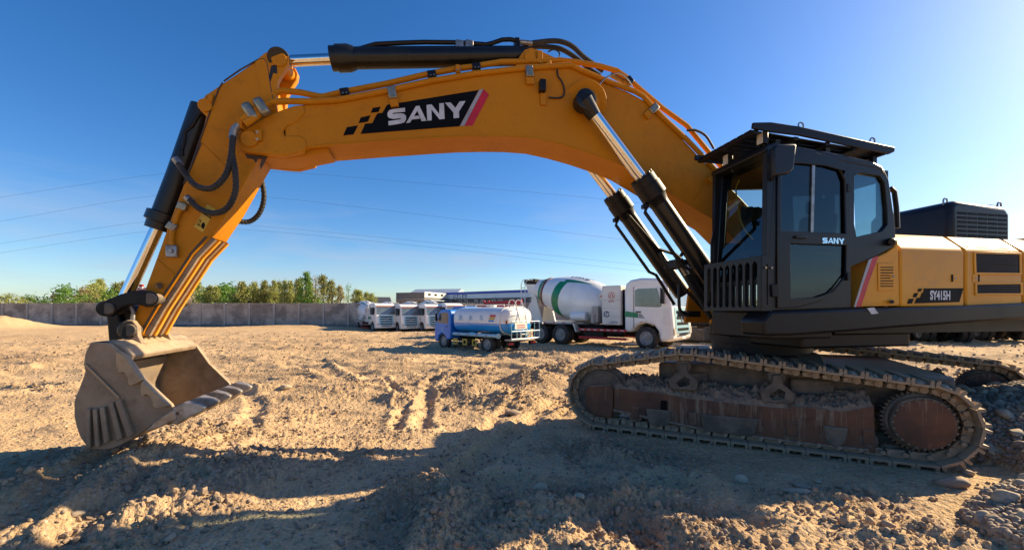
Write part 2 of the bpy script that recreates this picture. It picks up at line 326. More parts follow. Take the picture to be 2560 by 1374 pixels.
def ground(x, y):
    x = np.asarray(x, dtype=float); y = np.asarray(y, dtype=float)
    r = np.hypot(x, y); near = np.clip(1.4-r/40., .12, 1)
    z = .16*(fbm(x/5., y/5., 3, 3)-.5)+.5*(fbm(x/22., y/22., 5, 2)-.5)*np.clip(r/18-.4, 0, 1)
    c = churn(x, y)
    for mx, my, rx, ry, h, k in MNDP: z = z+h*.42*np.exp(-(((x-mx)/rx)**2+((y-my)/ry)**2))
    mod = .55+.9*(fbm(x*1.3, y*1.3, 71, 2))
    for pts, w, d in RUTP:
        xs = [p[0] for p in pts]; ys = [p[1] for p in pts]; m = 5*w
        k = (x > min(xs)-m) & (x < max(xs)+m) & (y > min(ys)-m) & (y < max(ys)+m)
        if k.any():
            wx = .22*(fbm(x[k]*4, y[k]*4, 101, 3)-.5); wy = .22*(fbm(x[k]*4, y[k]*4, 111, 3)-.5); dd = segdist(x[k]+wx, y[k]+wy, pts)/w; z[k] = z[k]+mod[k]*d*.62*(-np.exp(-dd**4)+.6*np.exp(-((dd-1.5)/.55)**2))
    z = z+(.07*(fbm(x*1.1, y*1.1, 11, 3)-.5)+.05*(fbm(x*3.1, y*3.1, 21, 3)-.5)*(.5+c))*(.5+near)
    b = np.abs(fbm(x*5, y*5, 31, 3)-.5)*2; z = z+c*.06*(b)*near
    b2 = np.abs(fbm(x*13, y*13, 41, 3)-.5)*2; z = z+(.007+.06*c)*b2*near
    z = z+(.006+.03*c)*(fbm(x*30, y*30, 51, 3)-.5)*near
    rn = 1-np.abs(2*fbm(x*.33+y*.12, y*1.15-x*.1, 131, 3)-1); far = np.clip((r-6)/5, 0, 1)*np.clip(1.6-r/40, 0, 1); z = z+.15*rn**5*far+.05*(fbm(x*1.6, y*2.4, 141, 3)-.5)*far
    # bucket rests on a low rise, the tracks press the soil flat
    bq = ((x+3.9)/1.5)**2+((y-4.6)/1.2)**2; z = z+.26*np.exp(-bq)
    for ox, oy in (TO, FAR_TRACK):
        tx = (x-ox)*TD[0]+(y-oy)*TD[1]; ty = (x-ox)*TN[0]+(y-oy)*TN[1]
        e = np.maximum(np.maximum(-tx-.1, tx-4.1), np.maximum(-ty-.02, ty-.62))
        k = 1/(1+np.exp(np.clip(e/.07, -30, 30))); z = z*(1-k)+(-.02)*k
    # shallow dip where the rear row of trucks stands, a heap by the wall, the cobble heap
    z = z-.42*np.exp(-(((x+9)/9)**2+((y-44)/6.)**2))
    z = z*np.clip(1-np.exp(-(((x-5)/6)**2+((y-20.5)/3.)**2)), .25, 1)
    z = z+1.15*np.exp(-(((x+48.6)/2.6)**2+((y-40)/3.)**2))*(.8+.4*fbm(x, y, 61, 3))+.3*np.exp(-(((x+41)/3)**2+((y-45)/1.6)**2))+.25*np.exp(-(((x+24)/5)**2+((y-46.3)/1.2)**2))
    hp = heap(x, y); z = np.where(hp > 0, z*np.clip(1-hp*2, 0, 1)+hp*(.85+.3*fbm(x*2.2, y*2.2, 81, 3)), z)
    return z
def gz(x, y): return float(ground(np.array([x]), np.array([y]))[0])
# ------------------------------------------------------------------ ground sheet
def soilmat():
    m = bpy.data.materials.new('dry_soil'); m.use_nodes = True; n = m.node_tree.nodes; l = m.node_tree.links; b = n['Principled BSDF']
    b.inputs['Roughness'].default_value = .95; b.inputs['Specular IOR Level'].default_value = .15
    ge = n.new('ShaderNodeNewGeometry'); P = ge.outputs['Position']
    def noise(s, d=6):
        q = n.new('ShaderNodeTexNoise'); q.inputs['Scale'].default_value = s; q.inputs['Detail'].default_value = d; q.inputs['Roughness'].default_value = .6; l.new(P, q.inputs['Vector']); return q.outputs['Fac']
    def ramp(f, a, c1, bb, c2):
        r = n.new('ShaderNodeValToRGB'); r.color_ramp.elements[0].position = a; r.color_ramp.elements[1].position = bb; r.color_ramp.elements[0].color = (*c1, 1); r.color_ramp.elements[1].color = (*c2, 1); l.new(f, r.inputs[0]); return r.outputs[0]
    def mix(f, a, c, typ='MIX'):
        x = n.new('ShaderNodeMixRGB'); x.blend_type = typ
        if isinstance(f, float): x.inputs[0].default_value = f
        else: l.new(f, x.inputs[0])
        l.new(a, x.inputs[1]); l.new(c, x.inputs[2]); return x.outputs[0]
    base = ramp(noise(.35), .38, (.58, .395, .22), .62, (.68, .455, .235))
    sandy = ramp(noise(.12, 4), .5, (0, 0, 0), .68, (1, 1, 1))
    tone = ramp(noise(2.2), .3, (.52, .36, .21), .7, (.72, .50, .275))
    c = mix(.5, base, tone); oc = n.new('ShaderNodeRGB'); oc.outputs[0].default_value = (.58, .36, .17, 1)
    sm = n.new('ShaderNodeMath'); sm.operation = 'MULTIPLY'; sm.inputs[1].default_value = .55; l.new(sandy, sm.inputs[0])
    c = mix(sm.outputs[0], c, oc.outputs[0])
    fine = ramp(noise(28, 4), .3, (.72, .72, .74), .72, (1.12, 1.12, 1.1)); c = mix(.8, c, fine, 'MULTIPLY')
    at_ = n.new('ShaderNodeAttribute'); at_.attribute_name = 'damp'; dk = n.new('ShaderNodeRGB'); dk.outputs[0].default_value = (.27, .185, .115, 1); dm = n.new('ShaderNodeMath'); dm.operation = 'MULTIPLY'; dm.inputs[1].default_value = .9; l.new(at_.outputs['Fac'], dm.inputs[0]); c = mix(dm.outputs[0], c, dk.outputs[0])
    l.new(c, b.inputs['Base Color'])
    bp = n.new('ShaderNodeBump'); bp.inputs['Strength'].default_value = .55; bp.inputs['Distance'].default_value = .03; l.new(noise(38, 8), bp.inputs['Height'])
    bp2 = n.new('ShaderNodeBump'); bp2.inputs['Strength'].default_value = .5; bp2.inputs['Distance'].default_value = .08; l.new(noise(7, 6), bp2.inputs['Height']); l.new(bp2.outputs[0], bp.inputs['Normal'])
    def vor(s):
        v = n.new('ShaderNodeTexVoronoi'); v.inputs['Scale'].default_value = s; v.inputs['Randomness'].default_value = 1; l.new(P, v.inputs['Vector']); return v
    v1, v2 = vor(17), vor(46); nb = bp.outputs[0]
    for v, st, di in ((v1, .35, .05), (v2, .45, .02)):
        q = n.new('ShaderNodeBump'); q.invert = True; q.inputs['Strength'].default_value = st; q.inputs['Distance'].default_value = di; l.new(v.outputs['Distance'], q.inputs['Height']); l.new(nb, q.inputs['Normal']); nb = q.outputs[0]
    l.new(nb, b.inputs['Normal'])
    sx = n.new('ShaderNodeSeparateColor'); l.new(v2.outputs['Color'], sx.inputs[0])       # pale grit and dark crumbs
    gr = n.new('ShaderNodeMapRange'); gr.inputs['From Min'].default_value = .86; gr.inputs['From Max'].default_value = 1.0; gr.inputs['To Max'].default_value = .45; l.new(sx.outputs[0], gr.inputs[0])
    pg = n.new('ShaderNodeRGB'); pg.outputs[0].default_value = (.62, .55, .45, 1); c2 = mix(gr.outputs[0], c, pg.outputs[0])
    dr_ = n.new('ShaderNodeMapRange'); dr_.inputs['From Min'].default_value = .8; dr_.inputs['From Max'].default_value = 1.0; dr_.inputs['To Max'].default_value = .5; l.new(sx.outputs[1], dr_.inputs[0])
    dg = n.new('ShaderNodeRGB'); dg.outputs[0].default_value = (.26, .19, .13, 1); c2 = mix(dr_.outputs[0], c2, dg.outputs[0]); l.new(c2, b.inputs['Base Color'])
    return m
M['ground'] = soilmat()
def build_ground():
    NA, NR = 860, 640
    t = np.linspace(-1, 1, NA); az = R(66)*t
    az = np.concatenate([np.linspace(-math.pi, az[0], 26)[:-1], az, np.linspace(az[-1], math.pi, 26)[1:]])
    r1 = np.exp(np.linspace(math.log(1.3), math.log(14), 430)); r2 = np.exp(np.linspace(math.log(14), math.log(70), 190)[1:]); r3 = np.exp(np.linspace(math.log(70), math.log(6000), 22)[1:])
    r = np.concatenate([[.02, .5, 1.0], r1, r2, r3])
    A, RR = np.meshgrid(az, r); X = RR*np.sin(A); Y = RR*np.cos(A); Z = ground(X.ravel(), Y.ravel())
    Z = np.where(RR.ravel() > 75, Z*np.clip(1-(RR.ravel()-75)/60, 0, 1), Z)
    V = np.stack([X.ravel(), Y.ravel(), Z], 1); h, w = X.shape
    i = np.arange((h-1)*w).reshape(h-1, w)[:, :-1].ravel()
    Q = np.stack([i, i+w, i+w+1, i+1], 1).astype(np.int32)
    me = bpy.data.meshes.new('ground'); me.vertices.add(len(V)); me.vertices.foreach_set('co', V.astype(np.float32).ravel())
    me.loops.add(Q.size); me.loops.foreach_set('vertex_index', Q.ravel()); me.polygons.add(len(Q)); me.polygons.foreach_set('loop_start', np.arange(0, Q.size, 4, dtype=np.int32))
    me.update(calc_edges=True); me.validate(); me.polygons.foreach_set('use_smooth', np.ones(len(me.polygons), dtype=bool)); me.materials.append(M['ground'])
    dmp = me.attributes.new('damp', 'FLOAT', 'POINT'); cc = np.maximum(churn(X.ravel(), Y.ravel()), .75*np.clip((fbm(X.ravel()*.22+Y.ravel()*.1, Y.ravel()*.5, 181, 4)-.5)*6, 0, 1))*np.clip(1.5*fbm(X.ravel()*1.7, Y.ravel()*1.7, 161, 3)-.1, 0, 1)*np.clip(2-RR.ravel()/30, 0, 1); dmp.data.foreach_set('value', cc.astype(np.float32))
    if me.polygons[len(me.polygons)//2].normal.z < 0: me.flip_normals()
    tag(link('ground', me), None, None, kind='structure')
build_ground()
# ------------------------------------------------------------------ stones, clods
def rock(seed, sub, rough, sq=(1, .8, .6), power=1.):
    rnd = random.Random(seed); bm = bmesh.new(); bmesh.ops.create_icosphere(bm, subdivisions=sub, radius=1)
    pl = [(Vector((rnd.gauss(0, 1), rnd.gauss(0, 1), rnd.gauss(0, 1))).normalized(), rnd.uniform(.62, .95)) for _ in range(7)]
    for v in bm.verts:
        p = v.co.copy()
        for nrm, d in pl:
            e = p.dot(nrm)-d
            if e > 0: p -= nrm*e*power
        p *= 1+rough*(rnd.random()-.5); v.co = Vector((p.x*sq[0], p.y*sq[1], p.z*sq[2]))
    me = bpy.data.meshes.new('rock'); bm.to_mesh(me); bm.free(); return me
def arrays(me):
    v = np.empty(len(me.vertices)*3, dtype=np.float32); me.vertices.foreach_get('co', v); me.calc_loop_triangles()
    t = np.empty(len(me.loop_triangles)*3, dtype=np.int32); me.loop_triangles.foreach_get('vertices', t); return v.reshape(-1, 3), t.reshape(-1, 3)
def scatter(name, bases, P, S, mat, smooth, label, cat):
    arr = [arrays(b) for b in bases]; V = []; T = []; o = 0; rs = np.random.RandomState(5)
    for k in range(len(P)):
        v, t = arr[k % len(arr)]; q = rs.normal(size=(3, 3)); q, _ = np.linalg.qr(q)
        V.append(v@q.T.astype(np.float32)*S[k]+P[k]); T.append(t+o); o += len(v)
    V = np.concatenate(V).astype(np.float32); T = np.concatenate(T).astype(np.int32)
    me = bpy.data.meshes.new(name); me.vertices.add(len(V)); me.vertices.foreach_set('co', V.ravel()); me.loops.add(T.size); me.loops.foreach_set('vertex_index', T.ravel())
    me.polygons.add(len(T)); me.polygons.foreach_set('loop_start', np.arange(0, T.size, 3, dtype=np.int32)); me.update(calc_edges=True); me.validate()
    me.polygons.foreach_set('use_smooth', np.full(len(T), smooth)); me.materials.append(mat)
    return tag(link(name, me), label, cat, kind='stuff')
angular = [rock(s, 1, .35, (1, .8, .65)) for s in range(5)]
cob = [rock(40+s, 3, .015, (1, random.uniform(.68, .9), random.uniform(.5, .75)), .85) for s in range(7)]
for b in cob:
    b.polygons.foreach_set('use_smooth', [True]*len(b.polygons)); b.materials.append(M['stone'])
smallcob = [rock(60+s, 2, .03, (1, .8, .65), .8) for s in range(4)]
rs = np.random.RandomState(11)
# clods: thick in the churned soil, thin elsewhere; smaller and denser near the eye
N = 100000
a = rs.uniform(-R(58), R(58), N); r = np.exp(rs.uniform(math.log(1.9), math.log(42), N)); X = r*np.sin(a); Y = r*np.cos(a)
p = churn(X, Y)**1.5; keep = rs.rand(N) < (.045+.36*p)
for ox, oy in (TO, FAR_TRACK):
    tx = (X-ox)*TD[0]+(Y-oy)*TD[1]; ty = (X-ox)*TN[0]+(Y-oy)*TN[1]; keep &= ~((tx > -.6) & (tx < 4.6) & (ty > -.05) & (ty < .7))
keep &= heap(X, Y) <= 0
X, Y, r, p = X[keep], Y[keep], r[keep], p[keep]
S = (.006+.0021*r+.018*rs.rand(len(X))**3*(1+p))*rs.uniform(.6, 1.25, len(X)); S = np.minimum(S, .075)
Z = ground(X, Y)+S*.25
scatter('dirt_clods', angular, np.stack([X, Y, Z], 1), S, M['clod'], False, 'crumbled dry clods strewn over the churned earth of the yard', 'soil clods')
q = np.random.RandomState(23); N = 5200; a = q.uniform(-R(56), R(56), N); r = np.exp(q.uniform(math.log(2.2), math.log(26), N)); X = r*np.sin(a); Y = r*np.cos(a); k = (heap(X, Y) <= 0) & (q.rand(N) < .35+.65*(fbm(X*.6, Y*.6, 171, 2) > .52)); X, Y, r = X[k], Y[k], r[k]
S = (.006+.0014*r+.02*q.rand(len(X))**4)*q.uniform(.6, 1.2, len(X)); scatter('pebbles', smallcob, np.stack([X, Y, ground(X, Y)+S*.3], 1), S, M['stone'], True, 'small stray pebbles scattered over the open ground of the yard', 'pebbles')
# cobble heap
def heap_pts(n, seed, rmin=0):
    q = np.random.RandomState(seed); x = q.uniform(3.6, 8.9, n); y = q.uniform(1.4, 6.9, n); h = heap(x, y); k = h > .02
    return x[k], y[k]
x, y = heap_pts(26000, 3); S = np.random.RandomState(4).uniform(.012, .045, len(x)); z = ground(x, y)+S*.3
scatter('gravel', smallcob, np.stack([x, y, z], 1), S, M['stone'], True, 'small mixed gravel filling the cobble heap beside the crawler track', 'gravel')
x, y = heap_pts(8000, 13); S = np.random.RandomState(6).uniform(.015, .05, len(x)); scatter('rubble', angular, np.stack([x, y, ground(x, y)+S*.3], 1), S, M['clod'], False, 'dusty broken lumps of earth mixed into the cobble heap', 'rubble')
x, y = heap_pts(2600, 9); d = np.hypot(x, y); vis = (x/y < 1.25) & (x/y > .9)
x, y = x[vis][:215], y[vis][:215]
for i in range(len(x)):
    s = random.choice((.032, .038, .042, .048, .055, .06, .075, .1)); o = link('cobblestone', cob[i % 7]); o.location = (x[i], y[i], gz(x[i], y[i])+s*.35)
    o.scale = (s, s, s); o.rotation_euler = (random.uniform(-.7, .7), random.uniform(-.7, .7), random.uniform(0, 6.3))
    tag(o, 'rounded river cobble lying in the heap beside the crawler track', 'stone', 'river cobbles of the heap')
for px, py, s, sq, lab in ((1283,1037,.13,(1.2,.9,.75),'lone tan boulder half sunk in the sunlit mud near the idler'), (715,978,.13,(1,.9,1),'dark rough clump of earth standing alone right of the bucket teeth'),
        (1853,1198,.085,(.8,.7,1.3),'upright brown stone below the middle of the crawler track'), (2000,1210,.1,(1.3,.8,.5),'flat grey stone in shade, upper of two below the track'), (1992,1236,.1,(1.4,.7,.5),'pale flat stone in shade, lower of two below the track'),
        (2045,1203,.05,(1,.8,.7),'small whitish stone just right of the flat grey pair'), (2380,1215,.14,(1,.8,.9),'large brown broken boulder at the foot of the cobble heap'), (2418,1183,.075,(1.2,.9,.75),'pale round cobble touching the last track shoe'),
        (190,1320,.06,(1,.8,1),'smooth sandy pebble in the sunlit lower corner'), (1450,1268,.06,(1,.8,.8),'bright white stone at the end of a row of clods in shade'), (1350,1236,.075,(1,.8,.8),'grey block of earth leading the row of clods in shade'), (1385,1250,.075,(1,.9,.7),'grey block of earth in the middle of the row of clods'),
        (425,1362,.06,(1,.8,.8),'grey pebble at the lower edge under the barred shadow'), (165,1080,.03,(1,.8,.7),'tiny bright stone in the shadow left of the bucket'), (270,1125,.1,(.8,.8,1.2),'broken earth block against the underside of the bucket'),
        (1110,1075,.05,(1,.8,.8),'small stone beside the wheel rut in the middle of the yard')):
    gx, gy = gpt(px, py); o = link('stone', cob[int(px) % 7]); h = gz(gx, gy)
    if h > .1: k = (CH-h)/CH; gx *= k; gy *= k; h = gz(gx, gy)
    o.location = (gx, gy, h+s*sq[2]*.3); o.scale = (s*sq[0], s*sq[1], s*sq[2]); o.rotation_euler = (.1, .15, random.uniform(0, 3)); tag(o, lab, 'stone', 'loose stones')

# ------------------------------------------------------------------ boundary wall
def wallmat():
    m = bpy.data.materials.new('rough_block_wall'); m.use_nodes = True; n = m.node_tree.nodes; l = m.node_tree.links; b = n['Principled BSDF']; b.inputs['Roughness'].default_value = .95
    tc = n.new('ShaderNodeTexCoord'); mp = n.new('ShaderNodeMapping'); mp.inputs['Rotation'].default_value = (R(90), 0, 0); l.new(tc.outputs['Object'], mp.inputs[0])
    br = n.new('ShaderNodeTexBrick'); br.inputs['Scale'].default_value = 1; br.inputs['Brick Width'].default_value = .32; br.inputs['Row Height'].default_value = .135; br.inputs['Mortar Size'].default_value = .014; br.inputs['Mortar Smooth'].default_value = .4
    br.inputs['Color1'].default_value = (.58, .52, .455, 1); br.inputs['Color2'].default_value = (.46, .41, .36, 1); br.inputs['Mortar'].default_value = (.27, .245, .22, 1); l.new(mp.outputs[0], br.inputs['Vector'])
    nz = n.new('ShaderNodeTexNoise'); nz.inputs['Scale'].default_value = .8; nz.inputs['Detail'].default_value = 7; g_ = n.new('ShaderNodeNewGeometry'); l.new(g_.outputs['Position'], nz.inputs['Vector'])
    rp = n.new('ShaderNodeValToRGB'); rp.color_ramp.elements[0].position = .38; rp.color_ramp.elements[0].color = (.55, .54, .54, 1); rp.color_ramp.elements[1].position = .6; rp.color_ramp.elements[1].color = (1.08, 1.06, 1.03, 1); l.new(nz.outputs[0], rp.inputs[0])
    mx = n.new('ShaderNodeMixRGB'); mx.blend_type = 'MULTIPLY'; mx.inputs[0].default_value = 1; l.new(br.outputs['Color'], mx.inputs[1]); l.new(rp.outputs[0], mx.inputs[2]); oi = n.new('ShaderNodeObjectInfo'); mr = n.new('ShaderNodeMapRange'); mr.inputs['To Min'].default_value = .78; mr.inputs['To Max'].default_value = 1.12; l.new(oi.outputs['Random'], mr.inputs[0]); hv = n.new('ShaderNodeHueSaturation'); l.new(mr.outputs[0], hv.inputs['Value']); l.new(mx.outputs[0], hv.inputs['Color']); l.new(hv.outputs[0], b.inputs['Base Color'])
    bp = n.new('ShaderNodeBump'); bp.invert = True; bp.inputs['Strength'].default_value = .8; bp.inputs['Distance'].default_value = .05; l.new(br.outputs['Fac'], bp.inputs['Height'])
    n2 = n.new('ShaderNodeTexNoise'); n2.inputs['Scale'].default_value = 9; bp2 = n.new('ShaderNodeBump'); bp2.inputs['Strength'].default_value = .7; bp2.inputs['Distance'].default_value = .05; l.new(tc.outputs['Object'], n2.inputs['Vector']); l.new(n2.outputs[0], bp2.inputs['Height']); l.new(bp.outputs[0], bp2.inputs['Normal']); l.new(bp2.outputs[0], b.inputs['Normal'])
    return m
M['wall'] = wallmat(); M['conc'] = pm('grey_concrete', (.43, .39, .345), (.33, .3, .265), scale=3, rough=.9, bump=.2); M['darkconc'] = pm('dark_concrete', (.2, .185, .17), (.14, .13, .12), scale=3, rough=.9)
WY = 48.; wl_ = empty('boundary_wall', (-30, WY, 0), 0, 'long grey wall of rough concrete block panels between posts', 'wall')
pw = 2.82; pmesh = MB().box((.12, 0, -1), (pw-.12, .16, 2.55)).mesh('wall_panel', M['wall']); postm = MB().box((-.13, -.09, -1), (.13, .25, 2.6)).mesh('post', M['conc']); plm = MB().box((.1, -.14, -1), (pw-.1, .03, .16)).mesh('plinth', M['darkconc']); cpm = MB().box((.1, -.05, 2.55), (pw-.1, .21, 2.62)).mesh('coping', M['conc'])
for i in range(-13, 14):
    for nm, me, b in (('wall_panel', pmesh, 0), ('post', postm, .02), ('plinth', plm, 0), ('coping', cpm, .01)):
        o = link(nm, me, wl_, b); o.location = (i*pw, random.uniform(-.015, .015) if nm != 'coping' else 0, random.uniform(-.03, .03) if nm != 'plinth' else 0)

# ------------------------------------------------------------------ buildings beyond the wall
M['roofblue'] = pm('pale_metal_roof', (.38, .44, .52), (.32, .38, .46), scale=.5, rough=.4, metal=.2)
M['fascia'] = pm('pale_blue_fascia', (.62, .76, .84), (.58, .72, .8), scale=.4, rough=.6)
M['fasciatop'] = pm('royal_blue_trim', (.03, .09, .5), rough=.5)
M['greywall'] = pm('dark_grey_render', (.10, .105, .115), (.13, .13, .14), scale=.8, rough=.9)
M['winw'] = pm('white_window_frame', (.65, .66, .68), rough=.5)
M['brick'] = pm('tan_brick', (.42, .27, .15), (.34, .22, .13), scale=3, rough=.9)
M['greenroof'] = pm('green_roof', (.03, .2, .14), (.025, .16, .11), scale=1, rough=.5); M['maroon'] = pm('maroon_roof', (.14, .05, .07), (.1, .04, .05), scale=1, rough=.6); M['slate'] = pm('dark_slate_roof', (.06, .065, .08), rough=.6)
def quadwin(mb, c, ex, w, h, d, nrm):
    c, ex, nrm = Vector(c), Vector(ex), Vector(nrm); z = Vector((0, 0, 1))
    k = [c-ex*w/2-z*h/2, c+ex*w/2-z*h/2, c+ex*w/2+z*h/2, c-ex*w/2+z*h/2]; b = len(mb.v)
    mb.v += [tuple(p) for p in k]+[tuple(p+nrm*d) for p in k]
    mb.face((b+4, b+5, b+6, b+7))
    for i in range(4): mb.face((b+i, b+(i+1) % 4, b+4+(i+1) % 4, b+4+i))
A = Vector((-19.6, 95, 0)); B = Vector((17.5, 67, 0)); ex = (B-A).normalized(); nr = Vector((ex.y, -ex.x, 0)); Lw = (B-A).length
wh = empty('warehouse', A, math.atan2(ex.y, ex.x), 'long grey warehouse with pale blue fascia, royal blue trim and paired windows', 'building')
MB().box((0, 0, -1), (Lw, 12, 4.2)).build('wall', M['greywall'], wh)
MB().box((-.2, -.35, 4.2), (Lw, 12, 5.1)).build('fascia', M['fascia'], wh); MB().box((-.25, -.45, 5.1), (Lw+.05, 12.1, 5.6)).build('roof_trim', M['fasciatop'], wh)
wf = MB().box((-.5, -.06, -.55), (.5, .0, .55)).mesh('window', M['winw'])
wg = MB().box((-.42, -.09, -.46), (-.03, -.062, .46)).box((.03, -.09, -.46), (.42, -.062, .46)).mesh('pane', M['tglass'])
s = 1.6
while s < Lw-2:
    for k in (0, 1.75):
        o = link('window', wf, wh); o.location = (s+k, 0, 3.35); g = link('pane', wg, o)
    s += 4.6
text('sign_letters', 'UZLED', M['navy'], wh, frame((11.2, -.37, 4.62), (1, 0, 0), (0, 0, 1)), 1.0, .03, 1, 1.5)
bb = empty('unfinished_building', (-23.2, 84, 0), R(-20), 'unfinished grey block building with a brick doorway beside the warehouse', 'building')
MB().box((0, 0, -1), (6.5, 9, 5.3)).build('wall', M['darkconc'], bb, .03); MB().box((-.05, -.08, 3.9), (6.45, -.003, 4.05)).build('ledge', M['conc'], bb)
MB().box((6.503, .2, -1), (6.7, 8.8, 3.4)).build('brick_front', M['brick'], bb); MB().box((6.5, -.02, 4.3), (6.62, 9.02, 5.4)).build('parapet', M['cream'], bb); MB().box((6.5, 0, 3.6), (8.0, 8, 3.8)).build('canopy', M['roofblue'], bb)
for yy in (1.5, 4.2): MB().box((6.7, yy, 0), (6.74, yy+1.4, 3.3)).build('doorway', M['dblack'], bb)
for yy in (1.2, 3.6, 6.2): MB().box((6.6, yy, 4.7), (6.65, yy+1.0, 5.1)).build('opening', M['dblack'], bb)
for k in range(3): MB().box((.3+k*2.1, -.04, .2), (2.1+k*2.1, -.002, 3.7)).build('infill_panel', M['brick'] if k != 1 else M['conc'], bb)
def gable(name, px, ytop, ybase, w, d, rh, z, wm, rm, label, rz=0, wins=0):
    c = at(px, ybase, z); t = at(px, ytop, z).z; e = empty(name, (c.x, c.y, 0), rz, label, 'building'); wz = t-rh
    MB().box((-w/2, 0, -1), (w/2, d, wz)).build('wall', wm, e)
    MB().plate([[(-.3, wz-.12), (d/2, t), (d+.3, wz-.12), (d/2, wz-.1)]], -w/2-.3, w/2+.3, lambda p, q: (q, p[0], p[1])).build('roof', rm, e)
    for i in range(wins):
        o = link('window', wf, e); o.location = (-w/2+w*(i+.5)/wins, -.005, wz-1.6); link('pane', wg, o)
    return e
e = gable('metal_shed', 1080, 720, 757, 13, 9, 1.4, 112, M['greywall'], M['roofblue'], 'shed with a pale metal gable roof rising behind the unfinished building', R(-12))
e = gable('house', 955, 741, 757, 3.0, 5, 1.2, 76, M['cream'], M['slate'], 'small house with a dark slate roof at the end of the tree row', R(25), 2)
e = gable('house', 535, 716, 757, 9, 6, 1.9, 85, M['cream'], M['greenroof'], 'cream house with a bright green roof behind the poplars', R(-6), 4)
MB().plate([[(-1.2, 3.1), (0, 4.8), (1.2, 3.1)]], -.3, 1.5, lambda p, q: (p[0]-2.6, q, p[1])).build('dormer', M['winw'], e)
e = gable('house', 352, 717, 757, 4.5, 6, 1.9, 80, M['cream'], M['maroon'], 'house with a maroon roof and striped chimney seen beside the excavator stick', R(20), 2)
rf = [c for c in e.children if c.name.startswith('roof')][0]; MB().box((-1.3, 2.6, 4.5), (-.8, 3.1, 6.6)).build('chimney', M['cream'], rf); MB().box((-1.36, 2.54, 6.4), (-.74, 3.16, 6.85)).build('chimney_cap', M['red'], rf)
e = gable('house', 220, 727, 757, 7, 5, 1.3, 95, M['brick'], M['brick'], 'low tan house half hidden behind the leafy trees', 0, 2)
e = gable('house', 652, 727, 757, 3, 4, 1.3, 100, M['brick'], M['red'], 'house whose red roof peeps out between the poplars', R(10), 0)
tw = empty('water_tower', (at(139, 757, 100).x, 100, 0), 0, 'slim pale tower rising at the edge of the leafy trees', 'tower')
MB().box((-.45, -.45, -1), (.45, .45, 4.6)).build('shaft', M['cream'], tw, .03); MB().box((-.6, -.6, 4.6), (.6, .6, 5.4)).build('tank', M['brick'], tw, .05); MB().cyl((0, 0, 5.4), (0, 0, 7.2), .05, n=6).build('mast', M['steel'], tw)

# ------------------------------------------------------------------ trees
M['bark'] = pm('bark', (.16, .12, .08), (.1, .08, .06), scale=6, rough=.9)
def leafmat(name, c1, c2):
    m = pm(name, c1, c2, scale=1.3, rough=.6, lo=.35, hi=.65, rand=.2); b = m.node_tree.nodes['Principled BSDF']; n = m.node_tree.nodes; l = m.node_tree.links
    tr = n.new('ShaderNodeBsdfTranslucent'); src = b.inputs['Base Color'].links[0].from_socket; l.new(src, tr.inputs[0]); mx = n.new('ShaderNodeMixShader'); mx.inputs[0].default_value = .4
    l.new(b.outputs[0], mx.inputs[1]); l.new(tr.outputs[0], mx.inputs[2]); l.new(mx.outputs[0], n['Material Output'].inputs[0]); return m
LEAF = [leafmat('poplar_leaf', (.27, .30, .065), (.34, .33, .10)), leafmat('green_leaf', (.12, .24, .035), (.17, .3, .05)), leafmat('pale_leaf', (.40, .34, .16), (.3, .29, .11))]
def tree_mesh(seed, shape, nclump, leaf, per, gap):
    rnd = np.random.RandomState(seed); cl = []
    while len(cl) < nclump:
        t = rnd.rand()**.85; 
        if shape == 0: rad = .19*math.sin(math.pi*min(1, .1+.86*t)**.8)**.75
        elif shape == 1: rad = .42*math.sin(math.pi*(.12+.8*t))
        else: rad = .12*math.sin(math.pi*(.1+.85*t))**.6
        a = rnd.rand()*2*math.pi; q = rad*math.sqrt(rnd.rand())*(.75+.5*rnd.rand()); cl.append((q*math.cos(a), q*math.sin(a), .1+.86*t if shape != 1 else .22+.7*t))
    cl = np.array(cl); V = []; n = nclump*per
    c = np.repeat(cl, per, 0)+rnd.normal(size=(n, 3))*np.array([gap, gap, gap*1.25]); s = leaf*rnd.uniform(.6, 1.3, (n, 1))
    u = rnd.normal(size=(n, 3)); u /= np.linalg.norm(u, axis=1, keepdims=True); w = np.cross(u, rnd.normal(size=(n, 3))); w /= np.linalg.norm(w, axis=1, keepdims=True)
    V = np.stack([c-u*s, c+w*s*.6, c+u*s, c-w*s*.6], 1).reshape(-1, 3)
    me = bpy.data.meshes.new('crown'); me.from_pydata(V.tolist(), [], np.arange(n*4).reshape(-1, 4).tolist())
    tm = MB().tube([(0, 0, -.1), (.005, 0, .3), (-.005, .005, .6), (0, 0, .9)], [.022, .017, .01, .003], 6)
    for i in range(9):
        b = cl[rnd.randint(nclump)]; h = max(.1, b[2]-.12-.1*rnd.rand()); tm.tube([(0, 0, h), tuple((Vector(b)+Vector((0, 0, h)))*.5+Vector((0, 0, .02))), tuple(b)], [.008, .005, .002], 5)
    return me, tm.mesh('trunk', M['bark'])
TV = [tree_mesh(1, 0, 70, .019, 34, .03), tree_mesh(2, 0, 85, .018, 32, .026), tree_mesh(3, 0, 55, .02, 34, .032), tree_mesh(4, 1, 55, .028, 26, .05), tree_mesh(5, 1, 70, .026, 22, .045), tree_mesh(6, 2, 40, .014, 14, .03)]
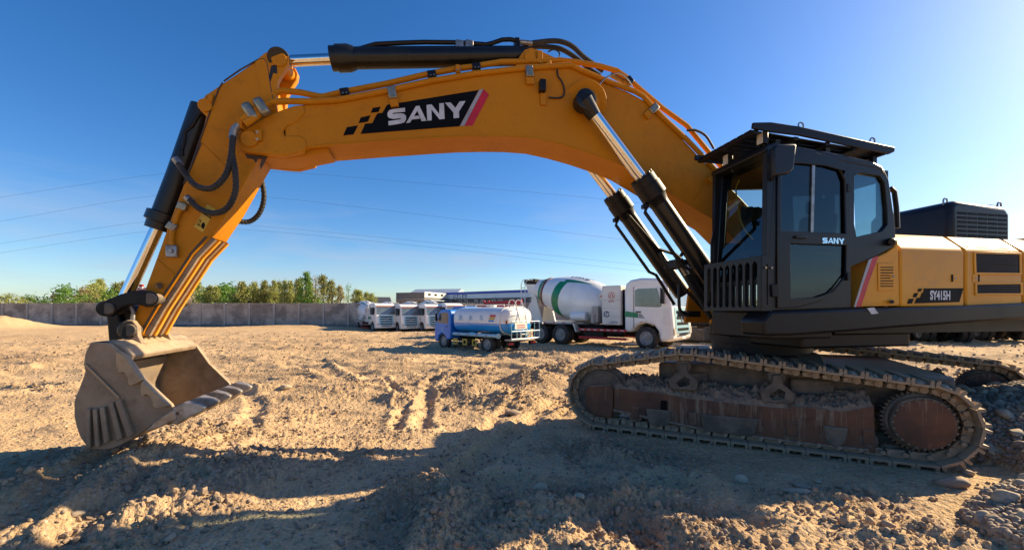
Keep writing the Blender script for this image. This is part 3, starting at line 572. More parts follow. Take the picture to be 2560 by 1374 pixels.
TREES = [(22,735,1.2,4,0),(72,741,1.15,3,1),(112,750,1.3,4,1),(148,738,.9,3,1),(166,717,1.15,3,1),(205,719,.8,4,2),(233,706,1.0,4,0),(247,699,1.25,1,0),(275,724,.9,3,1),(293,709,1.1,0,0),(310,706,1.0,0,2),
 (478,712,.9,2,2),(499,705,1.0,1,0),(516,726,1.1,0,0),(527,716,1.15,0,0),(540,717,1.0,2,0),(556,715,1.1,0,1),(570,713,1.5,3,1),(586,735,1.1,4,1),(604,706,1.25,0,0),(622,715,1.2,4,0),(636,708,1.1,2,0),(650,724,1.2,4,2),(664,703,1.1,1,0),(673,722,1.2,4,2),(684,702,.9,1,0),(699,706,.9,2,0),(711,702,.9,1,0),(725,704,.95,0,0),(740,703,.95,1,0),(750,699,.95,2,0),(764,682,1.05,1,1),(776,708,1.0,0,0),(788,688,.8,5,2),(808,690,1.1,0,0),(829,703,1.05,2,0),(850,716,1.0,2,2),(871,709,.9,5,1),(890,725,1.3,1,0),(900,727,1.3,0,0),(917,732,1.2,2,0),(931,734,1.3,1,0),(785,745,1.5,3,1),(700,728,1.3,4,0),(745,735,1.3,3,1),(590,730,1.2,3,0),(640,738,1.4,4,0)]
ORD = 'first second third fourth fifth sixth seventh eighth ninth tenth eleventh twelfth thirteenth fourteenth fifteenth sixteenth seventeenth eighteenth nineteenth twentieth twenty-first twenty-second twenty-third twenty-fourth twenty-fifth twenty-sixth twenty-seventh twenty-eighth twenty-ninth thirtieth thirty-first thirty-second thirty-third thirty-fourth thirty-fifth thirty-sixth thirty-seventh'.split()
kinds = ['yellow-green poplar', 'bright green tree', 'pale sparse tree']
crowns = {}
TREES.sort(); cnt = {0: 0, 1: 0}
for i, (px, ty, wsc, var, k) in enumerate(TREES):
    z = random.uniform(56, 70); H = CH+(HY-ty)/F*z; sd_ = 0 if px < 400 else 1; cnt[sd_] += 1
    side = 'beyond the wall, left of the stick' if sd_ == 0 else 'beyond the wall, right of the stick'
    e = empty('poplar_tree' if var in (0, 1, 2) else 'leafy_tree', ((px-CX)/F*z, z, 0), random.uniform(0, 6.28), '%s, %s tree from the left %s' % (kinds[k], ORD[cnt[sd_]-1], side), 'tree', 'trees beyond the wall')
    if (var, k) not in crowns:
        me = TV[var][0].copy(); me.materials.append(LEAF[k]); crowns[(var, k)] = me
    for nm, me in (('crown', crowns[(var, k)]), ('trunk', TV[var][1])):
        o = link(nm, me, e); q = H*wsc*(.86 if var in (0, 1, 2) else 1.0); o.scale = (q, q, H*1.03)
# ------------------------------------------------------------------ overhead wires
for nm, s in (('uppermost', '-300,540 0,493 430,432 700,430 1100,462 1560,503 2600,620'), ('second', '-300,600 0,553 410,486 650,491 1100,542 1620,606 2600,720'), ('third', '-300,655 0,609 385,552 590,560 1100,608 1660,668 2600,760'), ('lowest', '-300,680 0,632 380,577 600,573 1100,620 1690,686 2600,766')):
    tag(MB().tube([at(px, py, 66) for px, py in pp(s)], .012, 5, smooth=5).build('power_line', M['rubber']), 'thin %s overhead power line crossing the blue sky' % nm, 'power line', 'overhead power lines')
# ------------------------------------------------------------------ excavator
PH, EO = R(12), (3.57, 6.78)
ex_ = empty('excavator', (EO[0], EO[1], 0), PH, 'large orange-yellow crawler excavator with black cab and its bucket on the ground', 'excavator')
def E(s, v): return [onplane(px, py, EO, PH, v) for px, py in (pp(s) if isinstance(s, str) else s)]
def E1(px, py, v): u, w = onplane(px, py, EO, PH, v); return Vector((u, v, w))
def E3(s, v): return [E1(px, py, v) for px, py in pp(s)]
def EF(s, u): return [oncross(px, py, EO, PH, u) for px, py in pp(s)]
def EF1(px, py, u): v, w = oncross(px, py, EO, PH, u); return Vector((u, v, w))
def pl(name, s, v0, v1, mat, parent=ex_, bev=0, vt=None, holes=()):
    return MB().plate([E(s, v0 if vt is None else vt)]+[E(h, v0 if vt is None else vt) for h in holes], v0, v1, UW).build(name, mat, parent, bev)
BN, BF = -.40, .18
# boom
boom = pl('boom', '712,272 735,264 758,261 853,249 973,224 1075,199 1189,181 1304,169 1380,166 1428,168 1475,188 1513,207 1571,230 1609,250 1629,268 1658,298 1702,342 1746,389 1800,441 1850,492 1900,545 1950,610 1965,665 1930,690 1880,640 1798,558 1724,514 1663,477 1571,421 1513,397 1455,377 1396,360 1338,347 1280,342 1220,341 1151,342 1075,346 947,354 820,363 778,368 740,376 712,380', BN, BF, M['yellow'], bev=.018)
chk = '758,261 762,280 742,303 716,314 706,328 712,340 745,338 762,347 767,364 758,379 714,389 685,387 615,379 600,371 592,352 598,332 640,304 673,287 703,275 735,264'
for a, b in ((BN-.02, BN+.075), (BF-.075, BF+.02)):
    MB().plate([E(chk, BN-.02)], a, b, UW).build('nose_cheek', M['yellow'], boom, .014)
MB().plate([E('640,386 714,390 767,382 820,372 810,352 690,352 640,360', BN)], BN+.08, BF-.08, UW).build('nose_web', M['yellow'], boom, .02)
MB().tube([p+Vector((0, -.004, .0)) for p in E3('778,367 820,362 947,353 1075,345 1151,341 1220,340 1280,341 1338,346 1396,359 1455,376 1513,396 1571,420 1663,476 1724,513 1798,557', BN)], .011, 6).build('weld_bead', M['yellow'], boom)
MB().lathe(E1(1462, 260, BN+.01), E1(1462, 260, BN-.012)+Vector((0, 0, 0)), [(0, .3), (1, .295)], 40).build('pivot_boss', M['yellow'], boom, .006)
MB().lathe(E1(1462, 260, BN), E1(1462, 260, BN-.1), [(0, .22), (.5, .17), (1, .13)], 32).build('pivot_boss', M['yellow'], boom)
MB().tube([p+Vector((0, -.004, 0)) for p in E3('1735,497 1790,440', BN)], .008, 6).build('weld_bead', M['yellow'], boom)
# stick cylinder bracket on the boom
for v in (-.3, .02): pl('cylinder_bracket', '1285,172 1300,140 1312,124 1328,119 1345,124 1402,150 1425,166', v, v+.06, M['yellow'], boom, .01, vt=-.3)
MB().cyl(E1(1326, 141, -.34), E1(1326, 141, -.34)+Vector((0, .46, 0)), .075, n=24).build('pin', M['yellow'], boom, .006); MB().box(*[tuple(p) for p in (E1(1344, 156, -.335), E1(1357, 127, -.335)+Vector((0, .03, 0)))]).build('pin_lock', M['yellow'], boom, .004)
# nose pin with its lock
MB().cyl(E1(622, 346, BN-.05), E1(622, 346, BN)+Vector((0, .62, 0)), .092, n=28).build('pin', M['yellow'], boom, .006)
MB().plate([E('628,330 640,335 646,345 640,355 626,362', BN-.03)], BN-.05, BN-.02, UW).build('pin_lock', M['yellow'], boom, .004)
a = E('642,325 656,325 656,353 642,353', BN-.03); MB().plate([a], BN-.06, BN-.02, UW).build('pin_lock', M['yellow'], boom, .006)
for yy in (330, 348): MB().cyl(E1(643, yy, BN-.06), E1(643, yy, BN-.08), .018, n=8).build('bolt', M['steel'], boom)
# steel oil lines along the boom
tl = '665,263 679,255 720,253 772,254 836,251 853,249 973,226 1075,203 1189,184 1309,171 1350,168 1426,163 1452,175 1528,207 1586,228 1609,241 1629,264 1658,294 1717,349 1787,422 1830,468'
tu = '656,254 691,232 706,227 749,231 802,242 813,241 854,231 969,209 1067,186 1143,172 1182,167 1253,155 1320,154 1402,151 1443,156 1498,165 1542,177 1571,197 1600,223 1658,272 1717,314 1775,384 1815,430'
MB().tube(E3(tl, BN-.02), .037, 10).build('oil_line', M['yellow'], boom); MB().tube(E3(tu, BN+.10), .037, 10).build('oil_line', M['yellow'], boom)
def clamp(px, py, v, ang, w=.1, h=.17, mat='zinc', down=.05):
    c = E1(px, py, v); rot = Matrix.Rotation(-R(ang), 3, 'Y'); e = MB()
    e.box((c.x-w/2, c.y-.055, c.z-h/2), (c.x+w/2, c.y+.05, c.z+h/2-.02), rot, c); o = e.build('pipe_clamp', M[mat], boom, .012)
    q = MB(); off = rot@Vector((0, 0, -h*.72)); q.box((c.x-w/2, c.y-.03, c.z-down), (c.x+w/2, c.y+.05, c.z+down), rot, c); k = q.build('clamp_foot', M['yellow'], o, .004); k.location = off
    for d in (-.022, .022):
        b = c+rot@Vector((d, -.056, -h*.33)); MB().cyl(b, b+Vector((0, -.012, 0)), .01, n=6).build('bolt', M['steel'], o)
for px, py, g in ((980, 233, 12), (1322, 180, 6), (1633, 273, -45), (1790, 434, -46)): clamp(px, py, BN-.02, g)
for px, py, g in ((862, 231, 14), (1079, 187, 13), (1190, 168, 9), (1573, 203, -42)): clamp(px, py, BN+.1, g, .11, .11, 'black', .05)
for px, py in ((1144, 174), (1371, 163)): clamp(px, py, BN+.05, 8, .06, .12, 'yellow')
c = E1(640, 272, BN-.1); rot = Matrix.Rotation(-R(30), 3, 'Y')      # twin clamps where the lines pass to the stick
for du, dw in ((-.07, -.03), (.07, .045)):
    q = c+rot@Vector((du, 0, 0)); o = MB().box((q.x-.06, q.y-.05, q.z-.11), (q.x+.05, q.y+.06, q.z+.1), rot, q).build('pipe_clamp', M['zinc'], boom, .035)
MB().tube([E1(668, 258, BN-.04), E1(618, 290, BN-.1), E1(604, 300, BN-.1)], .04, 10).build('oil_line', M['yellow'], boom); MB().tube([E1(665, 270, BN-.04), E1(628, 300, BN-.12), E1(612, 310, BN-.12)], .04, 10).build('oil_line', M['yellow'], boom)
# boom lamp with its cable
MB().box(tuple(E1(1351, 225, BN-.1)), tuple(E1(1366, 197, BN-.1)+Vector((0, .1, 0)))).build('work_lamp', M['black'], boom, .012)
pl('lamp_bracket', '1352,228 1366,228 1365,262 1352,262', BN-.03, BN-.002, M['yellow'], boom, .003)
MB().tube(E3('1393,174 1395,190 1405,205 1411,225 1408,240 1395,245 1372,244', BN-.02), .012, 6, smooth=4).build('lamp_cable', M['rubber'], boom)
# maker's panel on the boom side
C4 = lambda s: [(820+x*.2547, 70+y*.2547) for x, y in pp(s)]
def decal(name, pts, v, mat, par, d=.002): return MB().plate([E(pts, v)], v, v-d, UW).build(name, mat, par)
DV = BN-.003
decal('name_panel', [(967.7,262.3),(1197,225.4),(1148.6,315.8),(901.5,334.9),(913,309.4),(931,308),(943,284),(956,282.5)], DV, M['dblack'], boom)
for s in ('440,785 517,773 495,825 420,833', '320,880 418,857 390,920 300,935', '185,975 295,957 250,1045 150,1056'): decal('panel_square', C4(s), DV, M['dblack'], boom)
decal('grey_stripe', C4('1485,608 1525,600 1338,960 1295,963'), DV, M['dgrey'], boom); decal('red_stripe', C4('1528,601 1580,655 1420,958 1340,961'), DV, M['dred'], boom)
LET = {'S': ['755,783 640,797 602,808 584,835 584,865 600,885 640,893 715,886 718,893 700,899 592,916 594,958 718,938 752,925 767,895 766,865 748,845 712,838 635,846 632,838 650,833 757,823'],
 'A': ['862,769 896,764 880,806 805,930 767,935', '885,766 896,764 967,912 918,916 872,800', '838,868 890,862 905,890 825,900'],
 'N': ['967,757 1018,752 1092,845 1092,742 1137,738 1145,893 1095,898 1015,800 1018,907 975,911'],
 'Y': ['1148,735 1203,732 1250,785 1292,722 1350,718 1285,822 1287,882 1233,887 1230,830']}
for ch in 'SANY':
    mb = MB()
    for i, s in enumerate(LET[ch]): mb.plate([E(C4(s), DV-.002)], DV-.002, DV-.004-.0006*i, UW)
    mb.build('letter', M['dwhite'], boom)
def letters(mp, mat, par, name='maker_letters', d=0):
    mb = MB()
    for ch in 'SANY':
        for i, s in enumerate(LET[ch]):
            mb.poly([mp((x-583)/767, (958-.11*(x-595)-y)/175, .0006*i) for x, y in pp(s)])
    return mb.build(name, mat, par, recalc=False)
# boom hoses over the bend
for s, v in (('1330,108 1375,103 1405,105 1432,117 1460,143 1490,165 1508,178', -.2), ('1322,116 1375,118 1405,124 1440,145 1470,170 1500,190', -.05)): MB().tube(E3(s, v), .034, 8, smooth=5).build('hose', M['rubber'], boom)
MB().tube(E3('1480,238 1500,210 1520,192 1545,184 1565,195 1580,215', BN-.05), .011, 6, smooth=5).build('grease_line', M['steel'], boom)
MB().tube(E3('1718,326 1740,326 1765,340 1785,372', BN), .018, 6, smooth=4).build('hose', M['rubber'], boom)
MB().tube(E3('1370,130 1385,124 1398,132 1398,145', -.2), .01, 6, smooth=4).build('grease_line', M['rubber'], boom)
MB().cyl(E1(1528, 185, -.2), E1(1570, 207, -.2), .05, n=10).build('pipe_joint', M['zinc'], boom)
# stick cylinder: chromed rod, black barrel
SC = -.11
st_c = MB().tube([E1(880, 146, SC), E1(1140, 143, SC), E1(1318, 140, SC)], [.132, .132, .125], 28).build('stick_cylinder', M['blackgloss'], ex_)
MB().cyl(E1(728, 153, SC), E1(838, 147.5, SC), .068, n=24).build('rod', M['chrome'], st_c)
MB().lathe(E1(826, 147.5, SC), E1(888, 145.5, SC), [(0, .125), (.02, .15), (.25, .15), (.26, .165), (.75, .165), (1, .14)], 26).build('gland', M['blackgloss'], st_c)
MB().box(tuple(E1(842, 128, SC-.06)), tuple(E1(884, 116, SC-.06)+Vector((0, .15, 0)))).build('port_block', M['black'], st_c, .012)
MB().cyl(E1(697, 148, SC-.09)+Vector((0, 0, 0)), E1(697, 148, SC-.09)+Vector((0, .18, 0)), .11, n=20).build('rod_eye', M['yellow'], st_c)
MB().tube(E3('880,126 905,121 940,111 1000,108 1060,106 1150,107 1215,112 1232,108 1255,100 1275,99 1296,103', SC-.05), .03, 8).build('oil_line', M['black'], st_c)
for px in (1149, 1174):
    MB().box(tuple(E1(px-10, 122, SC-.1)), tuple(E1(px+10, 100, SC-.1)+Vector((0, .12, 0)))).build('pipe_clamp', M['steel'], st_c, .012)
MB().box(tuple(E1(1289, 116, SC-.08)), tuple(E1(1300, 94, SC-.08)+Vector((0, .15, 0)))).build('hose_flange', M['black'], st_c, .006); MB().cyl(E1(1300, 106, SC-.1), E1(1330, 109, SC-.1), .035, n=10).build('hose_ferrule', M['steel'], st_c)
# stick
AN, AF = -.32, .10
arm = pl('stick', '647,147 655,148 668,158 674,172 678,210 690,262 700,300 676,330 660,372 620,440 575,520 549,558 526,592 482,637 430,716 395,769 362,822 357,836 330,845 312,838 306,822 320,802 336,786 366,713 392,643 424,553 459,460 473,429 499,353 515,290 499,275 500,262 512,238 528,228 551,212 600,180', AN, AF, M['yellow'], ex_, .014)
lug = '636,156 648,143 662,132 679,125 700,123 716,129 723,144 720,161 706,181 694,202 691,225 689,262 686,276 660,276 650,215'
for a, b in ((AN-.012, AN+.075), (AF-.075, AF+.012)):
    MB().plate([E(lug, AN-.012)], a, b, UW).build('cylinder_lug', M['yellow'], arm, .01)
MB().tube([p+Vector((0, -.006, 0)) for p in E3('557,207 548,222 530,268 500,352 474,428 460,460', AN)], .008, 6).build('weld_bead', M['grime'], arm)
MB().tube([p+Vector((0, -.006, 0)) for p in E3('560,204 600,176 648,149 660,148 668,158 672,180 677,215 686,262', AN)], .009, 6).build('weld_bead', M['grime'], arm)
MB().tube([p+Vector((0, -.003, 0)) for p in E3('503,355 580,432', AN)], .007, 6).build('weld_bead', M['yellow'], arm); MB().tube([p+Vector((0, -.003, 0)) for p in E3('395,650 440,688', AN)], .008, 6).build('weld_bead', M['yellow'], arm)
MB().cyl(E1(697, 147, AN-.035), E1(697, 147, AN)+Vector((0, .46, 0)), .085, n=26).build('pin', M['yellow'], arm, .005)
MB().lathe(E1(697, 147, AN-.013), E1(697, 147, AN-.016), [(0, .125), (1, .12)], 26).build('grease_ring', M['grease'], arm)
pl('grease_smear', '678,165 692,162 693,185 683,182 676,205 672,195', AN-.0135, AN-.016, M['grease'], arm)
for s in ('612,384 640,386 672,390 662,398 645,397 640,408 633,398 618,396', '655,398 668,394 660,410 652,424 650,412', '500,352 506,356 488,400 472,436 468,430 484,392'): pl('grease_smear', s, AN-.0015, AN-.0035, M['grime'], arm)
MB().cyl(E1(511, 262, AN-.03), E1(511, 262, AN)+Vector((0, .44, 0)), .075, n=24).build('pin', M['yellow'], arm, .005)
pl('pin_lock', '516,250 524,232 532,236 528,256', AN-.045, AN-.004, M['yellow'], arm, .004)
MB().cyl(E1(397, 714, AN+.01), E1(397, 714, AN-.03), .035, n=12).build('lifting_eye', M['grime'], arm)
# ribs of wear bars along the back of the stick
nb = E('357,836 395,769 430,716 482,637 526,592 549,558', AN)
for k in range(4):
    v = AN+.035+k*.108; pts = [Vector((u+.012, v, w-.004)) for u, w in nb]; d = MB()
    for i in range(len(pts)-2):
        p, q = pts[i], pts[i+1]; t = (q-p).normalized(); n = Vector((t.z, 0, -t.x))
        d.poly([p-n*.02, q-n*.02, q+n*.034, p+n*.034]); o_ = Vector((0, .045, 0)); d.poly([p+n*.034, q+n*.034, q+n*.034+o_, p+n*.034+o_]); d.poly([p-n*.02+o_, p+n*.034+o_, q+n*.034+o_, q-n*.02+o_])
    d.poly([pts[0]-Vector((0, 0, .03)), pts[0]+Vector((.04, 0, -.02)), pts[0]+Vector((.04, .045, -.02)), pts[0]+Vector((0, .045, -.03))])
    d.build('wear_bar', M['bucket'] if k % 2 == 0 else M['yellow2'], arm)
pl('grease_edge', '357,832 395,765 430,712 482,633 520,592 513,590 476,632 424,710 388,765 354,822', AN-.001, AN-.006, M['grime'], arm)
# warning sticker
pl('warning_sticker', '518,510 540,524 507,581 485,567', AN-.002, AN-.004, M['hazy'], arm)
pl('warning_triangle', '524,523 528,547 508,535', AN-.0042, AN-.0058, M['dblack'], arm, holes=('523,528 525,542 513,535',)); pl('warning_figure', '506,556 511,556 513,563 509,573 503,568 504,562', AN-.0042, AN-.0058, M['dblack'], arm)
pl('warning_box', '499,548 504,551 497,564 492,561', AN-.0042, AN-.0058, M['dblack'], arm, holes=('499,550.5 502,552 497,561.5 494,560',)); pl('warning_arrows', '497,563 505,562 505,564 497,565', AN-.0042, AN-.0058, M['dblack'], arm)
# stick oil line, fittings
MB().tube(E3('456,515 445,535 434,565 429,590 430,618', AN-.035), .026, 8, smooth=4).build('oil_line', M['yellow'], arm)
for px, py, g in ((456, 516, 60), (430, 566, 70)):
    c = E1(px, py, AN-.03); MB().box((c.x-.05, c.y-.03, c.z-.045), (c.x+.05, c.y+.03, c.z+.045), Matrix.Rotation(R(g-40), 3, 'Y'), c).build('pipe_clamp', M['zinc'], arm, .012)
c = E1(430, 628, AN-.035); MB().box((c.x-.055, c.y-.03, c.z-.07), (c.x+.055, c.y+.035, c.z+.07)).build('hose_flange', M['steel'], arm, .012); MB().cyl(c+Vector((0, -.03, 0)), c+Vector((0, -.055, 0)), .028, n=6).build('bolt', M['steel'], arm)
# corrugated hoses beside the stick
def chose(name, pts, r, par, ferr=True):
    P = spline(pts, 14); L = 0; Q = [P[0]]; 
    for a, b in zip(P[:-1], P[1:]):
        n = max(1, int((b-a).length/.011))
        for i in range(1, n+1): Q.append(a+(b-a)*i/n)
    o = MB().tube(Q, [r*(1.0 if i % 3 else .84) for i in range(len(Q))], 10).build(name, M['rubber'], par, ang=60)
    return o
chose('hose', [E1(583, 340, -.52), E1(577, 395, -.55), E1(563, 440, -.56), E1(530, 470, -.55), E1(492, 465, -.5), E1(465, 437, -.45), E1(446, 408, -.42)], .034, arm)
chose('hose', [E1(583, 342, -.48), E1(580, 380, -.52), E1(588, 430, -.56), E1(588, 480, -.56), E1(568, 520, -.54), E1(535, 533, -.5), E1(500, 522, -.45), E1(474, 500, -.42)], .034, arm)
chose('hose', [E1(652, 440, .22), E1(660, 490, .26), E1(650, 530, .28), E1(625, 553, .28), E1(590, 552, .2), E1(575, 545, .12)], .034, arm)
for s, v in (('590,318 584,330 581,348', -.5), ('597,312 588,326 583,344', -.47), ('438,396 452,414', -.41), ('466,492 480,506', -.41)): MB().tube(E3(s, v), .04, 10).build('hose_ferrule', M['steel'], arm)
MB().box(tuple(E1(592, 318, -.5)), tuple(E1(606, 292, -.5)+Vector((0, .12, 0)))).build('hose_flange', M['yellow'], arm, .01)
# bucket cylinder
bc = MB().tube([E1(507, 268, SC), E1(447, 440, SC), E1(404, 552, SC)], .125, 24).build('bucket_cylinder', M['blackgloss'], ex_)
MB().lathe(E1(411, 532, SC), E1(394, 574, SC), [(0, .13), (.05, .165), (.55, .165), (.6, .135), (1, .13)], 24).build('gland', M['blackgloss'], bc)
MB().cyl(E1(398, 560, SC), E1(313, 745, SC), .066, n=24).build('rod', M['chrome'], bc)
MB().tube(E3('498,285 480,315 463,330 462,350 455,375', SC-.12), .024, 8).build('oil_line', M['black'], bc)
MB().box(tuple(E1(447, 388, SC-.14)), tuple(E1(458, 374, SC-.14)+Vector((0, .05, 0)))).build('port_block', M['black'], bc, .005)
# bucket linkage
lk = '246,775 252,758 264,750 278,744 300,735 330,727 355,724 374,727 385,737 388,752 380,763 366,768 348,761 325,761 303,768 285,781 268,792 252,787'
link_ = MB().plate([E(lk, -.47)], -.47, -.37, UW).build('guide_link', M['black'], ex_, .012)
MB().plate([E(lk, -.47)], .15, .25, UW).build('far_arm', M['black'], link_, .012)
for px, py, r in ((266, 771, .062), (371, 746, .062)):
    MB().cyl(E1(px, py, -.5), E1(px, py, -.5)+Vector((0, .78, 0)), r, n=24).build('pin', M['trackdark'], link_, .008); MB().lathe(E1(px, py, -.471), E1(px, py, -.49), [(0, .088), (1, .084)], 24).build('boss', M['black'], link_)
hl = MB().plate([E('256,762 276,760 296,775 300,800 330,808 346,815 344,858 271,858 266,800', -.26)], -.26, .04, UW).build('bucket_link', M['black'], ex_, .02)
MB().plate([E('300,775 330,768 350,790 340,812 310,806', -.2)], -.2, -.02, UW).build('rod_eye', M['black'], hl, .02); MB().tube(E3('327,764 333,780 332,800', -.36), .022, 8).build('grease_line', M['steel'], hl)
# bucket
KN, KF = -.80, .60
side = '227,855 272,857 297,877 317,888 361,948 428,1010 444,1040 378,1064 331,1096 284,1119 224,1119 196,1082 186,1045 186,1000 199,966 212,930 209,908 214,880'
_bk = pp('227,855 214,880 209,908 212,930 199,966 186,1000 185,1022 186,1045 196,1082 208,1103 224,1119 252,1123 284,1119 331,1096')
_bs = [(p.x, p.y) for p in spline([Vector((x, y, 0)) for x, y in _bk], 4)]
side = ' '.join('%f,%f' % p for p in pp('272,857 297,877 317,888 361,948 428,1010 444,1040 378,1064')+_bs[::-1])
bk = empty('bucket', (0, 0, 0)); bk.parent = ex_
for v0 in (KN, KF-.045): MB().plate([E(side, KN)], v0, v0+.045, UW).build('side_plate', M['bucket'], bk, .008)
outer = E(pp('297,866 272,857 250,853')+_bs+pp('378,1064 440,1043'), KN)
ctr = Vector((sum(p[0] for p in outer)/len(outer), sum(p[1] for p in outer)/len(outer)))
sh = MB(); P0 = [Vector(p) for p in outer]; inn = []
for i, p in enumerate(P0):
    t = (P0[min(i+1, len(P0)-1)]-P0[max(i-1, 0)]).normalized(); n = Vector((-t.y, t.x))
    if n.dot(ctr-p) < 0: n = -n
    inn.append(p+n*.035)
v0, v1 = KN+.0452, KF-.0452
sh.grid([[(p.x, v, p.y) for p in P0] for v in (v0, v1)]); shell = sh.build('shell', M['bucket'], bk, ang=50, recalc=False)
sh = MB(); sh.grid([[(p.x, v, p.y) for p in inn] for v in np.linspace(v0, v1, 3)]); sh.build('inner_shell', M['bucketin'], bk, ang=50, recalc=False)
tb = [P0[0], P0[2], Vector(E('300,895', KN)[0]), Vector(E('322,893', KN)[0])]     # torque tube across the top
MB().plate([[(p.x, p.y) for p in (Vector(E('268,853', KN)[0]), Vector(E('300,868', KN)[0]), Vector(E('322,890', KN)[0]), Vector(E('316,903', KN)[0]), Vector(E('272,875', KN)[0]))]], v0+.001, v1-.001, UW).build('torque_tube', M['bucket'], bk, .015)
lipa = [Vector(p) for p in E('400,1060 430,1036 452,1032 456,1044 415,1066', KN)]
MB().plate([[(p.x, p.y) for p in lipa]], v0+.002, v1-.002, UW).build('lip_plate', M['tooth'], bk, .006)
tp = E('426,1056 432,1016 458,1006 492,1012 508,1020 502,1030 470,1044 444,1062', KN)
for k in range(5):
    v = KN-.01+k*(KF-KN-.13)/4+(.0 if k else .0); cx = sum(p[0] for p in tp)/len(tp); mb = MB(); b = 0
    A_ = [(p[0], v, p[1]) for p in tp]; B_ = [(p[0], v+.15, p[1]) for p in tp]
    for i in (3, 4, 5): A_[i] = (A_[i][0], v+.045, A_[i][2]); B_[i] = (B_[i][0], v+.105, B_[i][2])
    mb.v = A_+B_; n = len(tp); mb.face(range(n)); mb.face(reversed(range(n, 2*n)))
    for i in range(n): mb.face((i, (i+1) % n, n+(i+1) % n, n+i))
    o = mb.build('tooth', M['tooth'], bk, .012); MB().cyl((tp[1][0]+.05, v-.004, tp[1][1]-.07), (tp[1][0]+.05, v+.01, tp[1][1]-.07), .018, n=8).build('tooth_pin', M['rust'], o)
C1 = lambda s: [(150+x*.3348, 680+y*.3348) for x, y in pp(s)]
for s in ('440,585 500,620 632,800 600,822 548,843 530,825 528,785 500,740 478,745 462,752 445,700', '632,808 834,985 800,1000 735,1012 712,990 712,960 690,915 660,905 640,925 622,900 622,850'):
    for v in (KN, KF+.03): MB().plate([E(C1(s), KN)], v-.05, v-.001, UW).build('side_cutter', M['bucketin'], bk, .006)
for s in ('212,1010 245,1012 250,1300 222,1310', '265,1015 295,1010 318,1290 285,1300', '315,1005 350,1000 390,1250 350,1270', '385,980 415,965 485,1230 445,1250', '432,965 468,945 565,1200 525,1230'):
    MB().plate([E(C1(s), KN)], KN-.045, KN-.001, UW).build('wear_strip', M['bucket'], bk, .006)
MB().plate([E(C1('184,685 200,680 455,930 440,945'), KN)], KN-.02, KN-.001, UW).build('rib', M['bucketin'], bk, .004)
MB().plate([E(C1('690,1140 720,1105 860,1015 880,1095 760,1150 640,1190'), KN)], KN-.018, KN-.001, UW).build('corner_shoe', M['tooth'], bk, .008)
ear = '302,862 305,835 300,822 304,806 316,799 332,801 343,815 345,838 356,862'
for v in (-.43, .13): MB().plate([E(ear, -.43)], v, v+.07, UW).build('ear', M['bucket'], bk, .01)
ear2 = '297,862 320,862 318,905 298,885'
for v in (-.43, .13): MB().plate([E('302,858 352,858 316,898 300,880', -.43)], v+.005, v+.065, UW).build('ear_gusset', M['bucket'], bk, .006)
MB().cyl(E1(321, 825, -.46), E1(321, 825, -.46)+Vector((0, .7, 0)), .066, n=24).build('pin', M['trackdark'], bk, .008); MB().lathe(E1(321, 825, -.431), E1(321, 825, -.45), [(0, .095), (1, .09)], 24).build('boss', M['black'], bk)
# boom cylinders: rod eye, chromed rod, gland, barrel, pipes
def boomcyl(v, side_):
    e1 = E1(1461, 254, -.56); e2 = E1(1615, 460, -.56); e3 = E1(1800, 728, -.56)
    for q in (e1, e2, e3): q.y = v
    b = MB().cyl(e2, e3, .128, n=24).build('boom_cylinder', M['blackgloss'], ex_); d = (e3-e2).normalized()
    MB().cyl(e1, e2, .082, n=24).build('rod', M['chrome'], b)
    MB().lathe(e2-d*.11, e2+d*.33, [(0, .15), (.03, .17), (.3, .17), (.31, .18), (.72, .18), (.8, .15), (1, .13)], 26).build('gland', M['black'], b)
    for k in range(10):
        a = 2*math.pi*k/10; q = d.cross(Vector((0, 1, 0))).normalized(); o = q*math.cos(a)*.145+Vector((0, 1, 0))*math.sin(a)*.145; MB().cyl(e2-d*.13+o, e2-d*.1+o, .018, n=6).build('bolt', M['black'], b)
    MB().lathe(e1+Vector((0, -.085, 0)), e1+Vector((0, .085, 0)), [(0, .11), (.06, .14), (.94, .14), (1, .11)], 26).build('rod_eye', M['blackgloss'], b); MB().cyl(e1+Vector((0, 0, 0)), e1+d*.24, .125, .09, n=20).build('rod_neck', M['blackgloss'], b)
    MB().cyl(e1+Vector((0, -.1, 0)), e1+Vector((0, .1, 0)), .06, n=18).build('pin', M['black'], b)
    o = Vector((-.14, 0, -.13)); g = e2+d*.22; MB().tube([g+o*.8, g+o*1.35+d*.06, g+o*1.35+d*1.0, g+o*1.0+d*1.12, g+o*1.2+d*1.7], .026, 8).build('oil_line', M['black'], b)
    MB().box(tuple(g+o*1.1-Vector((.04, .04, .03))), tuple(g+o*1.1+Vector((.04, .04, .03)))).build('port_block', M['black'], b, .008)
    return b
boomcyl(-.56, -1); boomcyl(.34, 1)
# valve blocks and the hose bundle below the cylinders
hb = MB().box(tuple(E1(1690, 668, -.15)), tuple(E1(1722, 648, -.15)+Vector((0, .35, 0)))).build('hose_manifold', M['black'], ex_, .01)
for k in range(7):
    v = -.42+k*.1; c = (k % 3)*6
    MB().tube([E1(1688+k*7, 652-c*.4, v), E1(1712+k*6, 690-c*.3, v), E1(1748+k*4, 748-c, v), E1(1782+k*3, 800-c, v), E1(1830, 840, v)], .032, 8, smooth=4).build('hose', M['rubber'], hb)
    MB().cyl(E1(1700+k*7, 668-c*.4, v), E1(1712+k*6, 688-c*.3, v), .038, n=8).build('hose_ferrule', M['steel'], hb)
for s, v in (('1650,632 1660,655 1690,700 1740,752 1775,790', -.3), ('1702,640 1712,622 1730,632 1770,690 1785,720', -.5), ('1560,525 1645,622 1690,636 1710,655', .22)): MB().tube(E3(s, v), .026, 8).build('oil_line', M['black'], hb)
